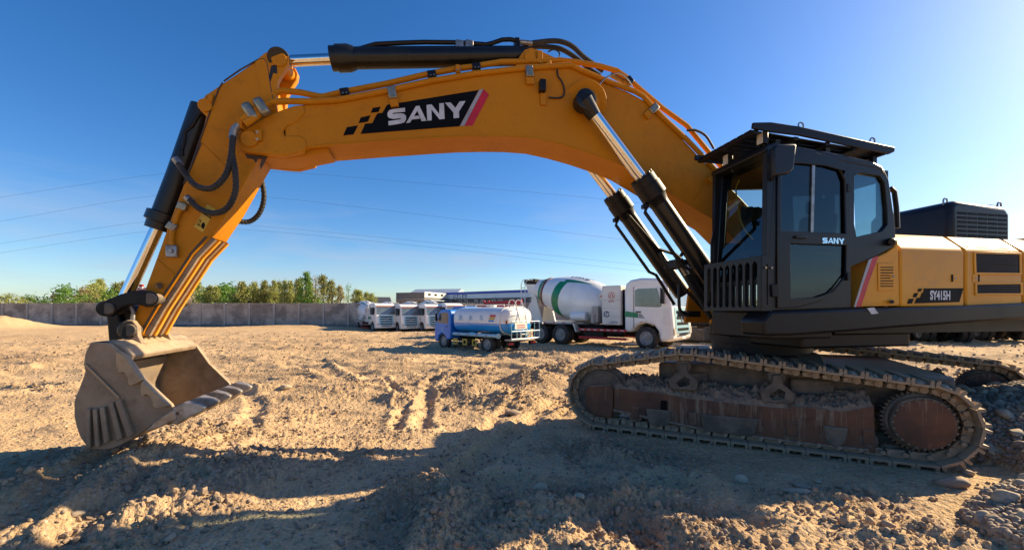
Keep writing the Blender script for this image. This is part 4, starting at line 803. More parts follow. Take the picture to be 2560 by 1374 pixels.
MB().tube(E3('1698,700 1698,765 1706,780 1722,786 1745,785', -.3), .024, 8, smooth=3).build('step_rail', M['black'], hb)
MB().box(tuple(E1(1722, 792, -.3)), tuple(E1(1752, 777, -.3)+Vector((0, .3, 0)))).build('step', M['black'], hb, .01)
# ------------------------------------------------------------------ upper structure
SV = -1.82; UF = -.95
def hp(px, v=SV): return onplane(px, 700, EO, PH, v)[0]
deck = pl('deck', '1930,778 2128,772 2250,768 2420,763 2560,757 2700,752 2700,792 2560,797 2420,806 2250,818 2128,828 1990,838 1912,839 1908,800', SV-.06, SV+.3, M['black'], ex_, .03)
MB().box((UF+.02, -1.72, 1.46), (UF+.9, -.7, 1.79)).build('deck_nose', M['black'], deck, .02)
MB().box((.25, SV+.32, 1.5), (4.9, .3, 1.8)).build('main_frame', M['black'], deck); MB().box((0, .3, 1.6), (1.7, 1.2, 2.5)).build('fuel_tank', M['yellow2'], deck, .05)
MB().box((-.3, -.35, 1.4), (.2, .2, 1.8)).build('boom_foot_frame', M['black'], deck, .03)
for v in (-.45, .18): MB().plate([[(-.75, 1.6), (-.6, 2.5), (-.2, 2.6), (.35, 1.8), (.4, 1.6)]], v, v+.05, UW).build('boom_foot_plate', M['yellow'], deck, .01)
sl = MB(); sl.lathe((.55, .05, .95), (.55, .05, 1.5), [(0, .8), (.3, .8), (.32, .72), (.6, .72), (.62, .84), (1, .84)], 40); sl.build('slewing_ring', M['black'], ex_)
MB().box((-.1, -1.35, 1.3), (1.7, .2, 1.5)).build('belly_plate', M['black'], deck, .03)
pl('stick_on_tag', '2167,770 2184,768 2195,783 2178,785', SV-.062, SV-.068, M['winw'], deck); 
# hood: cross-section swept along the body in three bays
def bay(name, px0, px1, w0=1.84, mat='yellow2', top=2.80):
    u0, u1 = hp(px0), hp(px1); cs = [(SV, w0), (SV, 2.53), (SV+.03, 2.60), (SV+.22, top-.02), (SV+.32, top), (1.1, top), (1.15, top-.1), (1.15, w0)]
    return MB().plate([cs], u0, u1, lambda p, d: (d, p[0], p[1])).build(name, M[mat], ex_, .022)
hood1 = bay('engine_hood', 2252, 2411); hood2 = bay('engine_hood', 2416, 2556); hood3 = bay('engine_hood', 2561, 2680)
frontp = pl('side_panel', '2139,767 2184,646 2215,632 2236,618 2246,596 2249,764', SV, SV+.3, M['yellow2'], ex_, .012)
MB().box((hp(2170), SV+.32, 1.81), (hp(2249), 1.1, 2.7)).build('cab_riser', M['black'], ex_)
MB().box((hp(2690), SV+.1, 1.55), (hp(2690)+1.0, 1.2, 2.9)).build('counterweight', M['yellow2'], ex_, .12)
pl('red_stripe', '2180,645 2196,639 2172,703 2152,766 2139,767 2158,708', SV-.012, SV-.016, M['dred'], frontp); pl('grey_stripe', '2171,649 2180,645 2158,708 2139,767 2134,767 2152,708', SV-.013, SV-.017, M['dgrey'], frontp)
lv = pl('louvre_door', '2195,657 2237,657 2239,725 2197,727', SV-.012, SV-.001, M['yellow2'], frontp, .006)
for k in range(8): pl('slot', '%f,%f %f,%f %f,%f %f,%f' % (2201, 667+k*6.7, 2233-(8 if k in (3, 4) else 0), 667+k*6.7, 2233-(8 if k in (3, 4) else 0), 669.4+k*6.7, 2201, 669.4+k*6.7), SV-.0125, SV-.0145, M['dblack'], lv)
MB().cyl(E1(2234, 691, SV-.01), E1(2234, 691, SV-.03), .014, n=10).build('lock', M['steel'], lv); MB().cyl(E1(2230, 754, SV), E1(2230, 754, SV-.05), .022, n=10).build('bump_stop', M['rubber'], frontp)
for hood, px in ((hood1, 2388), (hood2, 2440)):
    q = pl('latch', '%d,686 %d,686 %d,704 %d,704' % (px-9, px+9, px+9, px-9), SV-.003, SV-.006, M['yellow2'], hood, .001); pl('latch_gap', '%d,686 %d,686 %d,704 %d,704' % (px-9 if px < 2400 else px+5, px-5 if px < 2400 else px+9, px-5 if px < 2400 else px+9, px-9 if px < 2400 else px+5), SV-.0063, SV-.008, M['dblack'], q); MB().cyl(E1(px+1, 695, SV), E1(px+1, 695, SV-.015), .014, n=10).build('lock', M['steel'], q)
for s in ('2437,633 2546,637 2547,682 2439,681', '2440,711 2549,710 2550,732 2441,733'):
    g = pl('grille', s, SV-.002, SV-.008, M['dblack'], hood2); q = pp(s); y0, y1 = q[0][1], q[3][1]; n = int((y1-y0)/5)
    f = MB()
    for k in range(n):
        y = y0+2+(y1-y0-4)*k/max(1, n-1); f.cyl(E1(q[0][0]+2, y, SV-.01), E1(q[1][0]-2, y+1.5, SV-.01), .006, n=5)
    f.build('louvres', M['black'], g)
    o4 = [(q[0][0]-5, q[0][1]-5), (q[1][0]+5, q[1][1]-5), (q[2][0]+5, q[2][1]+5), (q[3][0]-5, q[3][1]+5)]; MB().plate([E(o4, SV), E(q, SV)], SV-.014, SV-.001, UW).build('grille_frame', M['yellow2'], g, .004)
sgv = SV+.1; q0, q1 = hp(2432), hp(2540); MB().poly([(q0, SV+.052, 2.622), (q1-.02, SV+.052, 2.622), (q1-.05, SV+.19, 2.744), (q0-.03, SV+.19, 2.744)]).build('sloped_grille', M['dblack'], hood2).location = (0, -.004, .004)
decal('model_panel', [(2309.6,720.5),(2408.6,720),(2398,754.6),(2286,758),(2292,744),(2300,743.5),(2305,731),(2308,731)], SV-.003, M['dblack'], hood1)
C2 = lambda s: [(2100+x*.2911, 460+y*.2911) for x, y in pp(s)]
for s in ('675,897 705,895 693,922 665,925', '638,935 672,933 655,970 625,972', '590,985 635,982 618,1024 577,1027'): decal('panel_square', C2(s), SV-.003, M['dblack'], hood1)
c = E1(2351, 739, SV-.0066); text('model_letters', 'SY415H', M['dwhite'], hood1, frame(c, (1, 0, .0), (0, 0, 1)), .155, .006, .66)
# black exhaust housing with slots on the hood
XV = -1.05
ho = MB(); uA, uB = hp(2381, XV), hp(2528, XV); tz = E1(2381, 502, XV).z
H = tz; f = 2.78
prof = [(uA-.02, f), (uB, f), (uB, H-.14), (uB-.1, H-.02), (uA+.1, H+.02), (uA-.0, H-.02), (uA-.03, H-.1)]
MB().plate([prof], XV, XV+1.2, UW).build('exhaust_housing', M['cabblack'], ex_, .08, seg=4)
xh = [o for o in ex_.children if o.name.startswith('exhaust_housing')][0]
for k in range(5):
    a0 = uA+.1+(uB-uA-.16)*k/5; a1 = uA+.1+(uB-uA-.16)*(k+.86)/5
    for j in range(6): MB().box((a0, XV-.004, H-.16-j*.067-.035), (a1, XV+.01, H-.16-j*.067)).build('vent_slot', M['dblack'], xh)
    for j in range(2): MB().box((a0, XV+.1+j*.12, H-.0), (a1, XV+.17+j*.12, H+.014), None).build('vent_slot', M['dblack'], xh)
for px in (2363, 2498): 
    q = E1(px, 494, XV+.12); q.z = H+.03; MB().tube([q+Vector((-.04, 0, -.06)), q+Vector((-.03, 0, .03)), q+Vector((.03, 0, .03)), q+Vector((.04, 0, -.06))], .012, 6, smooth=3).build('lifting_eye', M['steel'], xh)
# ------------------------------------------------------------------ cab
CVF = -.90
cabm = MB().plate([E('1918,366 1940,362 2000,372 2100,390 2180,408 2210,424 2222,450 2235,540 2240,606 2236,615 2187,641 2128,666 2128,768 1915,776 1916,600', SV), E('1948,410 2000,408 2060,414 2098,425 2110,450 2112,520 2112,586 1947,578', SV), E('1970,607 2115,612 2113,690 2085,728 2040,744 1972,748', SV), E('2136,440 2150,432 2200,440 2212,458 2218,520 2219,560 2205,578 2142,592 2136,560', SV)], SV, SV+.07, UW)
cab = cabm.build('cab', M['cabblack'], ex_, .012)
pl('rear_window', '2134,436 2202,438 2221,560 2205,580 2140,594', SV+.03, SV+.035, M['glass'], cab)
door = MB().plate([E('1940,392 1975,381 2040,384 2100,402 2122,432 2124,560 2124,668 2090,712 2050,752 1990,768 1940,770', SV), E('1950,412 2000,410 2060,416 2098,427 2108,452 2110,584 1950,577', SV), E('1972,609 2112,614 2110,690 2083,726 2038,742 1974,746', SV)], SV-.022, SV-.002, UW).build('door', M['cabblack'], cab, .008)
pl('door_window', '1946,406 2062,410 2112,424 2114,588 1946,580', SV+.012, SV+.017, M['glassd'], door); pl('lower_window', '1968,605 2117,610 2115,692 2088,730 2042,746 1970,750', SV+.012, SV+.017, M['glassd'], door)
pl('window_divider', '2031,412 2038,413 2034,582 2027,582', SV-.006, SV+.01, M['steel'], door)
pl('door_handle', '1990,588 2022,589 2020,596 1992,595', SV-.05, SV-.023, M['blackgloss'], door, .008); pl('door_latch', '1930,710 1948,710 1948,742 1932,742', SV-.035, SV-.023, M['black'], door, .008)
p0, p1 = E1(2056, 608, SV-.026), E1(2111, 609, SV-.026); hh = .075
letters(lambda x, y, d: (p0.x+(p1.x-p0.x)*x, p0.y-d, p0.z+y*hh), M['chrome'], door)
for px, py in ((2123, 470), (2123, 690)): MB().box(tuple(E1(px-4, py+10, SV-.03)), tuple(E1(px+4, py-10, SV-.03)+Vector((0, .03, 0)))).build('hinge', M['black'], cab, .004)
MB().lathe(E1(2230, 604, SV-.01), E1(2230, 604, SV-.06), [(0, .05), (1, .035)], 16).build('side_camera', M['black'], cab)
# far side, rear, floor, roof of the cab
sidefar = E('1918,366 1940,362 2000,372 2100,390 2180,408 2210,424 2222,450 2235,540 2240,606 2236,615 2187,641 2128,666 2128,768 1915,776', SV)
MB().plate([sidefar, E('1950,420 2100,420 2108,586 1948,578', SV), E('2136,440 2200,440 2218,560 2142,590', SV)], CVF-.06, CVF, UW).build('far_side', M['cabblack'], cab)
uR = E('2236,560', SV)[0][0]; zT = E('1940,362', SV)[0][1]; zR = E('2215,420', SV)[0][1]
rfp = E('1912,378 1916,362 1940,356 2000,366 2100,384 2180,402 2206,416 2214,436 2214,446 2196,424 2100,404 2000,388', SV)
MB().plate([rfp], SV-.004, CVF+.004, UW).build('roof', M['cabblack'], cab, .03)
MB().plate([[(SV+.07, 1.8), (CVF-.06, 1.8), (CVF-.06, zR), (SV+.07, zR)], [(SV+.17, 2.45), (CVF-.16, 2.45), (CVF-.16, zR-.12), (SV+.17, zR-.12)]], uR-.06, uR, VW).build('rear_wall', M['cabblack'], cab)
MB().box((UF-.02, SV+.07, 1.79), (uR, CVF-.06, 1.83)).build('floor', M['black'], cab)
# front: pillars and windscreen (top leans back a little)
uf0, uf1 = UF-.12, UF-.02
zb = 1.83
for v in (SV, CVF-.07): MB().plate([[(uf0-.02, zb), (uf0+.08, zb), (uf1+.10, zT-.06), (uf1-.0, zT)]], v-.003, v+.073, UW).build('pillar', M['cabblack'], cab, .015)
MB().poly([(uf0+.0, SV+.06, 2.15), (uf0+.0, CVF-.06, 2.15), (uf1+.03, CVF-.06, zT-.06), (uf1+.03, SV+.06, zT-.06)]).build('windscreen', M['glass'], cab); MB().box((uf0, SV+.07, 2.1), (uf0+.05, CVF-.07, 2.17)).build('screen_bar', M['cabblack'], cab, .008)
MB().poly([(uf0-.0, SV+.06, 1.85), (uf0-.0, CVF-.06, 1.85), (uf0+.0, CVF-.06, 2.1), (uf0, SV+.06, 2.1)]).build('lower_screen', M['glass'], cab)
# cab inside: seat, console, steering levers, blind
st = MB().box((UF+.55, SV+.25, 2.25), (UF+1.05, SV+.7, 2.4)).box((UF+.98, SV+.25, 2.35), (UF+1.15, SV+.7, 3.05), Matrix.Rotation(R(10), 3, 'Y')).box((UF+1.02, SV+.35, 3.05), (UF+1.14, SV+.6, 3.25)).box((UF+.65, SV+.3, 1.83), (UF+.95, SV+.65, 2.25)).build('seat', M['seat'], cab, .05)
MB().box((UF+.15, CVF-.35, 1.83), (UF+.55, CVF-.1, 2.55)).box((UF+.45, SV+.1, 1.83), (UF+1.0, SV+.22, 2.5)).build('console', M['seat'], cab, .03)
MB().tube([(UF+.2, SV+.45, 1.83), (UF+.12, SV+.45, 2.4)], .02, 8).tube([(UF+.3, SV+.55, 1.83), (UF+.2, SV+.55, 2.4)], .02, 8).build('lever', M['black'], cab)
bl = MB(); vv = np.linspace(UF+.25, UF+.95, 40); bl.grid([[(u, CVF-.1+.018*math.sin(60*u), z) for u in vv] for z in (2.55, 3.2)]); bl.build('curtain', M['curtain'], cab)
MB().tube([EF1(1848, 450, UF+.1), EF1(1840, 480, UF+.1), EF1(1855, 560, UF+.1), EF1(1885, 600, UF+.1)], .01, 6, smooth=4).build('cable', M['hazy'], cab)
MB().tube([(uf0-.03, CVF-.02, 2.05), (uf0-.04, CVF-.03, 2.7), (uf1-.05, CVF-.05, 3.15)], [.02, .015, .008], 6).build('wiper', M['black'], cab)
# front guard of vertical bars
GU = UF-.2; gv0, gv1 = SV-.01, CVF+.07; gz0, gz1 = 1.79, 2.42; N_ = 8; holes = []
for k in range(N_):
    a = gv0+.07+(gv1-gv0-.1)*k/N_; b = a+(gv1-gv0-.1)/N_-.038; m = (a+b)/2
    holes.append([(a, gz0+.07), (m, gz0+.04), (b, gz0+.07), (b, gz1-.09), (m, gz1-.05), (a, gz1-.09)])
gd = MB().plate([[(gv0, gz0), (gv1, gz0), (gv1, gz1), (gv0, gz1)]]+holes, GU, GU+.03, VW).build('front_guard', M['cabblack'], ex_, .004)
MB().plate([[(GU, gz0), (UF-.06, gz0), (UF-.06, gz1), (GU, gz1)], [(GU+.06, gz0+.07), (UF-.12, gz0+.07), (UF-.12, gz1-.1), (GU+.06, gz1-.1)]], SV-.012, SV+.01, UW).build('guard_return', M['cabblack'], gd, .003)
for zz in (gz1-.06,): 
    for du in (.02, .1): MB().cyl((UF-.06-du, SV-.012, zz-.08), (UF-.06-du, SV-.03, zz-.08), .014, n=8).build('bolt', M['zinc'], gd)
# falling-object guard over the roof
gp = '1884,306 1928,305 2000,316 2238,368 2237,379 2224,385 2000,338 1925,329 1882,320'
fg = pl('roof_guard', gp, SV-.05, SV-.02, M['black'], ex_, .006); GA = E(gp, SV-.05)
MB().plate([GA], CVF+.04, CVF+.07, UW).build('side_beam', M['black'], fg, .006)
ga, gb = Vector(GA[0]), Vector(GA[3])
for k in range(8):
    v = SV+.03+k*(CVF-SV-.0)/8; MB().plate([[(ga.x+.03, ga.y-.045), (gb.x-.02, gb.y-.045), (gb.x-.02, gb.y-.06), (ga.x+.03, ga.y-.06)]], v, v+.098, UW).build('slat', M['black'], fg)
for t in (.03, .3, .52, .72, .93):
    p = ga+(gb-ga)*t; MB().box((p.x-.03, SV-.02, p.y-.1), (p.x+.03, CVF+.04, p.y-.062)).build('cross_bar', M['black'], fg)
for t in (.2, .55, .9):
    p = ga+(gb-ga)*t
    for v in (SV+.03, CVF-.08): MB().box((p.x-.03, v, p.y-.24), (p.x+.03, v+.05, p.y-.1)).build('foot', M['black'], fg)
for px, py in ((2002, 314), (2181, 352)):
    q = E1(px, py, SV-.03); mb = MB(); mb.tube([q+Vector((.035*math.cos(a), 0, .035*math.sin(a))) for a in np.linspace(0, 2*math.pi, 15)], .009, 6); mb.cyl(q-Vector((0, 0, .035)), q-Vector((0, 0, .075)), .012, n=6); mb.build('eye_bolt', M['steel'], fg)
for c, par in ((EF1(1900, 347, UF-.16), cab), (EF1(1814, 400, UF-.16), cab)):
    o = MB().box((c.x, c.y-.05, c.z-.07), (c.x+.07, c.y+.05, c.z+.07)).build('roof_lamp', M['black'], cab, .01); MB().box((c.x-.005, c.y-.042, c.z-.06), (c.x-.001, c.y+.042, c.z+.06)).build('lens', M['lens'], o)
    MB().tube([c+Vector((.05, 0, -.06)), c+Vector((.12, 0, -.15))], .02, 6).build('lamp_arm', M['black'], o)
mi = MB().plate([E('1927,374 1935,364 1982,361 1985,368 1978,425 1968,436 1928,443', SV-.12)], SV-.16, SV-.1, UW).build('mirror', M['cabblack'], cab, .02)
MB().tube([E1(1950, 400, SV-.1), E1(1936, 430, SV-.06), E1(1928, 452, SV)], .014, 6).build('mirror_arm', M['black'], mi)
MB().tube(E3('2226,470 2236,480 2241,520 2243,570', SV+.2), .03, 8).build('rear_rail', M['black'], cab)
# ------------------------------------------------------------------ undercarriage
def T(s, y): return [onplane(px, py, TO, TA, y) for px, py in pp(s)]
def shoe_mesh(seed):
    rnd = random.Random(seed); m = MB(); W = .7
    m.box((-.1, 0, -.014), (.1, W, .014))
    for x in (-.083, .083): m.plate([[(x-.021, .0141), (x+.021, .0141), (x+.013, .068), (x-.013, .068)]], 0.01, W-.01, UW)
    for y in (.17, .36): m.box((-.112, y, -.1), (.06, y+.05, -.0125)).cyl((-.07, y-.02, -.065), (-.07, y+.07, -.065), .042, n=10)
    m.cyl((.05, .1, -.065), (.05, .48, -.065), .026, n=8)
    m.k = 1; ny, nx = 16, 6
    for x0, x1 in ((-.062, .062),):
        m.grid([[(x0+(x1-x0)*i/nx, .01+(W-.02)*j/ny, .0145+.042*rnd.random()**1.3*(.25 if i in (0, nx) or j in (0, ny) else 1)) for i in range(nx+1)] for j in range(ny+1)])
    return m.mesh('track_shoe', [M['track'], M['trackdust']], 40, recalc=False)
SHOES = [shoe_mesh(i) for i in range(4)]
XI, XS, ZC, RC, ZS = .1, 3.85, .515, .47, .495
def chain():
    P = [(x, .045) for x in np.linspace(XI, XS, 60)]
    P += [(XS+(RC-.02)*math.sin(a), ZS-(RC-.02)*math.cos(a)) for a in np.linspace(.05, math.pi-.02, 40)]
    P += [(p.x, p.y) for p in spline([Vector((XS, .945, 0)), Vector((3.3, 1.0, 0)), Vector((2.55, 1.07, 0)), Vector((1.95, 1.13, 0)), Vector((1.28, 1.185, 0)), Vector((.7, 1.09, 0)), Vector((XI, .985, 0))], 12)]
    P += [(XI-RC*math.sin(a), ZC+RC*math.cos(a)) for a in np.linspace(.05, math.pi-.05, 40)]
    P = np.array(P+[P[0]]); d = np.r_[0, np.cumsum(np.hypot(*np.diff(P, axis=0).T))]; n = int(round(d[-1]/.207)); s = np.arange(n)*d[-1]/n
    return [(np.interp(q, d, P[:, 0]), np.interp(q, d, P[:, 1]), np.interp((q+.02) % d[-1], d, P[:, 0])-np.interp((q-.02) % d[-1], d, P[:, 0]), np.interp((q+.02) % d[-1], d, P[:, 1])-np.interp((q-.02) % d[-1], d, P[:, 1])) for q in s]
def make_track():
    fy = .13
    t = MB().plate([T('1534,968 1640,980 1740,996 1960,1019 2120,1026 2186,1012 2189,1133 2171,1128 2000,1110 1740,1071 1534,1027', fy)], fy, fy+.36, UW).build('track', M['rust'], ex_, .012)
    t.name = 'track'
    MB().plate([T('1652,1000 1665,1000 1668,1005 1668,1022 1663,1027 1656,1027 1651,1021', fy)], fy-.002, fy-.006, UW).build('access_hole', M['dblack'], t)
    a = T('1534,1024 1740,1068 2000,1106 2171,1124', fy); MB().tube([(u, fy-.01, w) for u, w in a], .018, 6).build('frame_flange', M['soil'], t)
    for s in ('1568,974 1622,982 1622,1000 1568,992', '1974,1013 2072,1022 2070,1052 1974,1040'): MB().plate([T(s, fy)], fy-.012, fy-.001, UW).build('step_plate', M['rust'], t, .004)
    # earth heaped on the frame
    top = T('1534,968 1740,996 1960,1019 2120,1026 2186,1012', fy); xs = np.linspace(top[0][0]+.02, top[-1][0]-.02, 260); rnd = np.random.RandomState(3)
    base = np.interp(xs, [p[0] for p in top], [p[1] for p in top]); G = []
    for j, y in enumerate(np.linspace(fy+.01, fy+.34, 26)):
        h = .17*math.sin(math.pi*min(1, j/25*.62)); nz = (fbm(xs*12, np.full(xs.shape, y*12), 7, 5, .7)-.42)*.2*(j > 0); G.append([(x, y, b-.012+h*(.6+.9*fbm(np.array([x*2.]), np.array([y*3.]), 9, 2)[0])+n) for x, b, n in zip(xs, base, nz)])
    so = MB().grid(G).build('caked_soil', M['soil'], t, ang=80, recalc=False)
    # idler and its yoke
    y0 = .17
    idl = MB().lathe((XI, y0, ZC), (XI, y0+.26, ZC), [(0, .3), (.02, .36), (.2, .36), (.22, .42), (.36, .42), (.38, .36), (.62, .36), (.64, .42), (.8, .42), (.82, .36), (.98, .36), (1, .3)], 40).build('idler', M['trackdark'], t)
    MB().plate([T('1462,980 1470,964 1524,960 1532,972 1532,1024 1527,1046 1482,1036 1466,1014', .1)], .1, .5, UW).build('idler_yoke', M['rust'], t, .02)
    # sprocket, bolted cover
    sp = MB(); nt = 42; pr = []
    for i in range(nt*2): rr = .37 if i % 2 else .325; pr.append((XS+rr*math.cos(math.pi*i/nt), ZS+rr*math.sin(math.pi*i/nt)))
    spo = sp.plate([pr], .24, .34, UW).build('sprocket', M['trackdark'], t)
    MB().lathe((XS, .3, ZS), (XS, .1, ZS), [(0, .325), (.45, .325), (.5, .3), (.9, .3), (1, .285)], 44).build('final_drive', M['trackdark'], t)
    MB().lathe((XS, .102, ZS), (XS, .085, ZS), [(0, .275), (.8, .275), (1, .262)], 44).build('drive_cover', M['rust'], t)
    bm = MB().cyl((0, 0, 0), (0, -.02, 0), .014, n=6).mesh('bolt', M['trackdark'])
    for i in range(24):
        b = link('bolt', bm, spo); b.location = (XS+.283*math.cos(i*math.pi/12), .1, ZS+.283*math.sin(i*math.pi/12))
    # carrier rollers on brackets
    for xr, zr in ((1.28, 1.0), (2.42, .92)):
        c = MB().lathe((xr, .2, zr), (xr, .46, zr), [(0, .05), (.05, .1), (.2, .1), (.25, .08), (.75, .08), (.8, .1), (.95, .1), (1, .05)], 22).build('carrier_roller', M['trackdark'], t)
        MB().plate([[(xr-.17, zr-.33), (xr-.2, zr-.2), (xr-.06, zr-.08), (xr-.05, zr+.03), (xr+.05, zr+.03), (xr+.06, zr-.08), (xr+.2, zr-.2), (xr+.17, zr-.33)], [(xr-.05, zr-.3), (xr-.09, zr-.24), (xr+.02, zr-.14), (xr+.09, zr-.18), (xr+.07, zr-.27)]], .13, .2, UW).build('roller_bracket', M['trackdark'], t, .01)
    # lower rollers and guards
    for k in range(8):
        x = .62+k*.39; MB().lathe((x, .12, .23), (x, .48, .23), [(0, .06), (.05, .1), (.25, .1), (.3, .085), (.7, .085), (.75, .1), (.95, .1), (1, .06)], 18).build('track_roller', M['trackdark'], t); MB().box((x-.06, .1, .19), (x+.06, .125, .36)).build('roller_cap', M['rust'], t, .015)
    for x0, x1 in ((.78, 1.12), (1.5, 2.2), (2.9, 3.15)): MB().plate([[(x0, .36), (x1, .36), (x1-.03, .17), (x1-.1, .13), (x0+.1, .13), (x0+.03, .17)]], .085, .11, UW).build('roller_guard', M['trackdark'], t, .01)
    for i, (x, z, dx, dz) in enumerate(chain()):
        o = link('track_shoe', SHOES[i % 4], t); o.location = (x, 0, z); a = math.atan2(dz, dx); o.rotation_euler = (0, -a, 0); o.scale = (1, 1, -1)
    return t
tr1 = make_track()
inv = Matrix.Translation((EO[0], EO[1], 0))@Matrix.Rotation(PH, 4, 'Z'); inv = inv.inverted()
tr2 = copy_tree(tr1, ex_)
for t, o in ((tr1, TO), (tr2, FAR_TRACK)):
    m = inv@Matrix.Translation((o[0], o[1], 0))@Matrix.Rotation(TA, 4, 'Z'); t.location = m.to_translation(); t.rotation_euler = m.to_euler()
cb = MB(); cb.box((.9, .55, .5), (4.3, 3.1, 1.0)); cbo = cb.build('car_body', M['trackdark'], ex_, .05)
m = inv@Matrix.Translation((TO[0], TO[1], 0))@Matrix.Rotation(TA, 4, 'Z'); cbo.location = m.to_translation(); cbo.rotation_euler = m.to_euler()
for sx in (1.1, 2.6): MB().plate([[(.45, .3), (.45, .85), (1.2, 1.15), (2.4, 1.15), (3.3, .85), (3.3, .3), (2.2, .6), (1.3, .6)]], sx, sx+.5, lambda p, d: (d, p[0], p[1])).build('axle_beam', M['trackdark'], cbo, .03)
# ------------------------------------------------------------------ vehicles (x forward, y to its left, z up)
def XZ(p, d): return (p[0], d, p[1])
def wheel_meshes(r, w, name=''):
    ty = MB().lathe((0, -w/2, 0), (0, w/2, 0), [(0, r*.62), (.02, r*.8), (.1, r*.95), (.2, r), (.8, r), (.9, r*.95), (.98, r*.8), (1, r*.62), (.8, r*.58), (.2, r*.58), (0, r*.62)], 30, False).mesh('tyre', M['tyre'])
    rm2 = MB().lathe((0, -w/2+.03, 0), (0, w/2-.03, 0), [(0, r*.14), (.02, r*.2), (.16, r*.22), (.18, r*.42), (.0, r*.5), (0, r*.6), (.1, r*.61), (.9, r*.61), (1, r*.6), (1, r*.5), (.82, r*.42), (.84, r*.22), (.98, r*.2), (1, r*.14)], 24).mesh('rim', M['rim'])
    return ty, rm2
def wheel(par, x, y, r, ms, dual=False):
    w = link('wheel', ms[0], par); w.location = (x, y, r); q = link('rim', ms[1], w)
    if dual:
        e = link('tyre', ms[0], w); e.location = (0, -.33 if y > 0 else .33, 0)
W20 = wheel_meshes(.53, .3); W14 = wheel_meshes(.42, .24)
def mixer(label, loc, rz, group='concrete mixer trucks'):
    t = empty('mixer_truck', loc, rz, label, 'truck', group)
    MB().box((-4.4, -.45, .78), (3.4, .45, 1.05)).box((-4.4, -.9, .95), (.9, .9, 1.06)).build('chassis', M['dblack'], t)
    cabp = [(1.92, 1.05), (1.9, 2.75), (1.98, 3.05), (2.2, 3.22), (2.7, 3.3), (3.4, 3.26), (3.78, 3.12), (3.95, 2.9), (4.12, 1.95), (4.2, 1.1), (4.2, .5), (4.0, .42), (3.62, .42), (3.55, .85), (3.35, 1.12), (2.95, 1.22), (2.55, 1.12), (2.33, .85), (2.2, .8), (1.92, .8)]
    cb = MB().plate([cabp], -1.22, 1.22, XZ).build('cab', M['white'], t, .13, seg=4)
    # front: windscreen, pale blue grille panel with slots, bumper details
    f = lambda z: 3.95+(2.9-z)*.179 if z > 1.95 else 4.12+(1.95-z)*.094
    def fq(z0, z1, y0, y1, d=.012): return [(f(z0)+d, y0, z0), (f(z0)+d, y1, z0), (f(z1)+d, y1, z1), (f(z1)+d, y0, z1)]
    ws = MB().poly(fq(2.0, 2.82, -1.08, 1.08)).build('windscreen', M['tglass'], cb); MB().poly(fq(2.83, 3.0, -1.1, 1.1, .012)).build('visor', M['brown'], cb)
    MB().poly(fq(.8, 1.94, -.88, .88, .014)).build('grille_panel', M['ltblue'], cb)
    for z in (1.66, 1.4, 1.14, .88): MB().poly(fq(z, z+.13, -.72, .72, .02)).build('grille_slot', M['dblack'], cb)
    MB().poly(fq(.68, .76, -.6, .6, .02)).build('bumper_slot', M['dblack'], cb); MB().poly(fq(.52, .64, -.25, .25, .022)).build('number_plate', M['winw'], cb)
    MB().tube([(f(1.36)+.03, .17*math.cos(a), 1.44+.17*math.sin(a)) for a in np.linspace(0, 2*math.pi, 19)], .018, 6).box((f(1.36)+.02, -.02, 1.36), (f(1.36)+.04, .02, 1.5)).build('emblem', M['chrome'], cb)
    for s in (-1, 1):
        MB().poly([(f(.78)+.018, s*.86, .72), (f(.78)+.018, s*1.12, .74), (f(1.0)+.018, s*1.14, 1.06), (f(1.0)+.018, s*.9, .98)]).build('headlight', M['lens'], cb)
        MB().plate([[(2.45, 1.98), (2.45, 2.72), (2.6, 2.8), (3.5, 2.8), (3.72, 2.0), (3.6, 1.94)]], s*1.222, s*1.226, XZ).build('side_window', M['tglass'], cb)
        MB().plate([[(2.36, .95), (2.42, .95), (2.42, 2.9), (2.36, 2.9)]], s*1.221, s*1.2225, XZ).build('door_seam', M['conc'], cb); MB().box((2.5, s*1.225, 1.7), (2.75, s*1.25, 1.76)).build('door_handle', M['black'], cb, .008)
        MB().box((3.72, s*1.34-.1, 2.1), (3.84, s*1.34+.1, 2.75)).tube([(3.6, s*1.2, 2.8), (3.78, s*1.34, 2.72)], .025, 6).build('mirror', M['black'], cb, .03)
        MB().plate([[(1.95, 1.5), (1.95, 1.78), (2.6, 1.68), (2.62, 1.46)]], s*1.222, s*1.226, XZ).build('green_flash', M['green'], cb); MB().plate([[(2.64, 1.46), (2.62, 1.68), (2.8, 1.62), (2.95, 1.42)]], s*1.222, s*1.226, XZ).build('dark_flash', M['dgrey'], cb)
        MB().box((2.7, s*1.22, 1.24), (2.82, s*1.24, 1.28)).build('marker_lamp', M['orange'], cb); MB().plate([[(3.78, 1.15), (3.8, 1.85), (4.02, 1.85), (4.1, 1.15)]], s*1.222, s*1.24, XZ).build('corner_fairing', M['cream'], cb, .01)
        MB().plate([[(-4.15, 1.0), (-4.0, 1.2), (-.9, 1.2), (-.72, .7), (-.8, .7), (-.98, 1.13), (-3.95, 1.13), (-4.1, .9)]], s*.8, s*1.2, XZ).build('mudguard', M['cream'], t)
        gr = MB().box((-.6, s*1.13, .78), (2.0, s*1.2, .9)).box((-.6, s*1.13, .38), (2.0, s*1.2, .5)).build('side_guard', M['red'], t, .008)
        rs_ = MB()
        for k in range(7): rs_.box((-.45+k*.36, s*1.2, .815), (-.28+k*.36, s*1.204, .865))
        rs_.build('reflector_strip', M['winw'], gr)
        MB().box((-.4, s*.55, .45), (.7, s*1.05, .95)).cyl((.85, s*.8, .7), (1.7, s*.8, .7), .2, n=14).build('fuel_tank', M['black'], t, .02)
        for k in range(6): MB().box((-4.0+k*.6, s*1.2, 1.14), (-3.85+k*.6, s*1.206, 1.18)).build('reflector', M['red'], t)
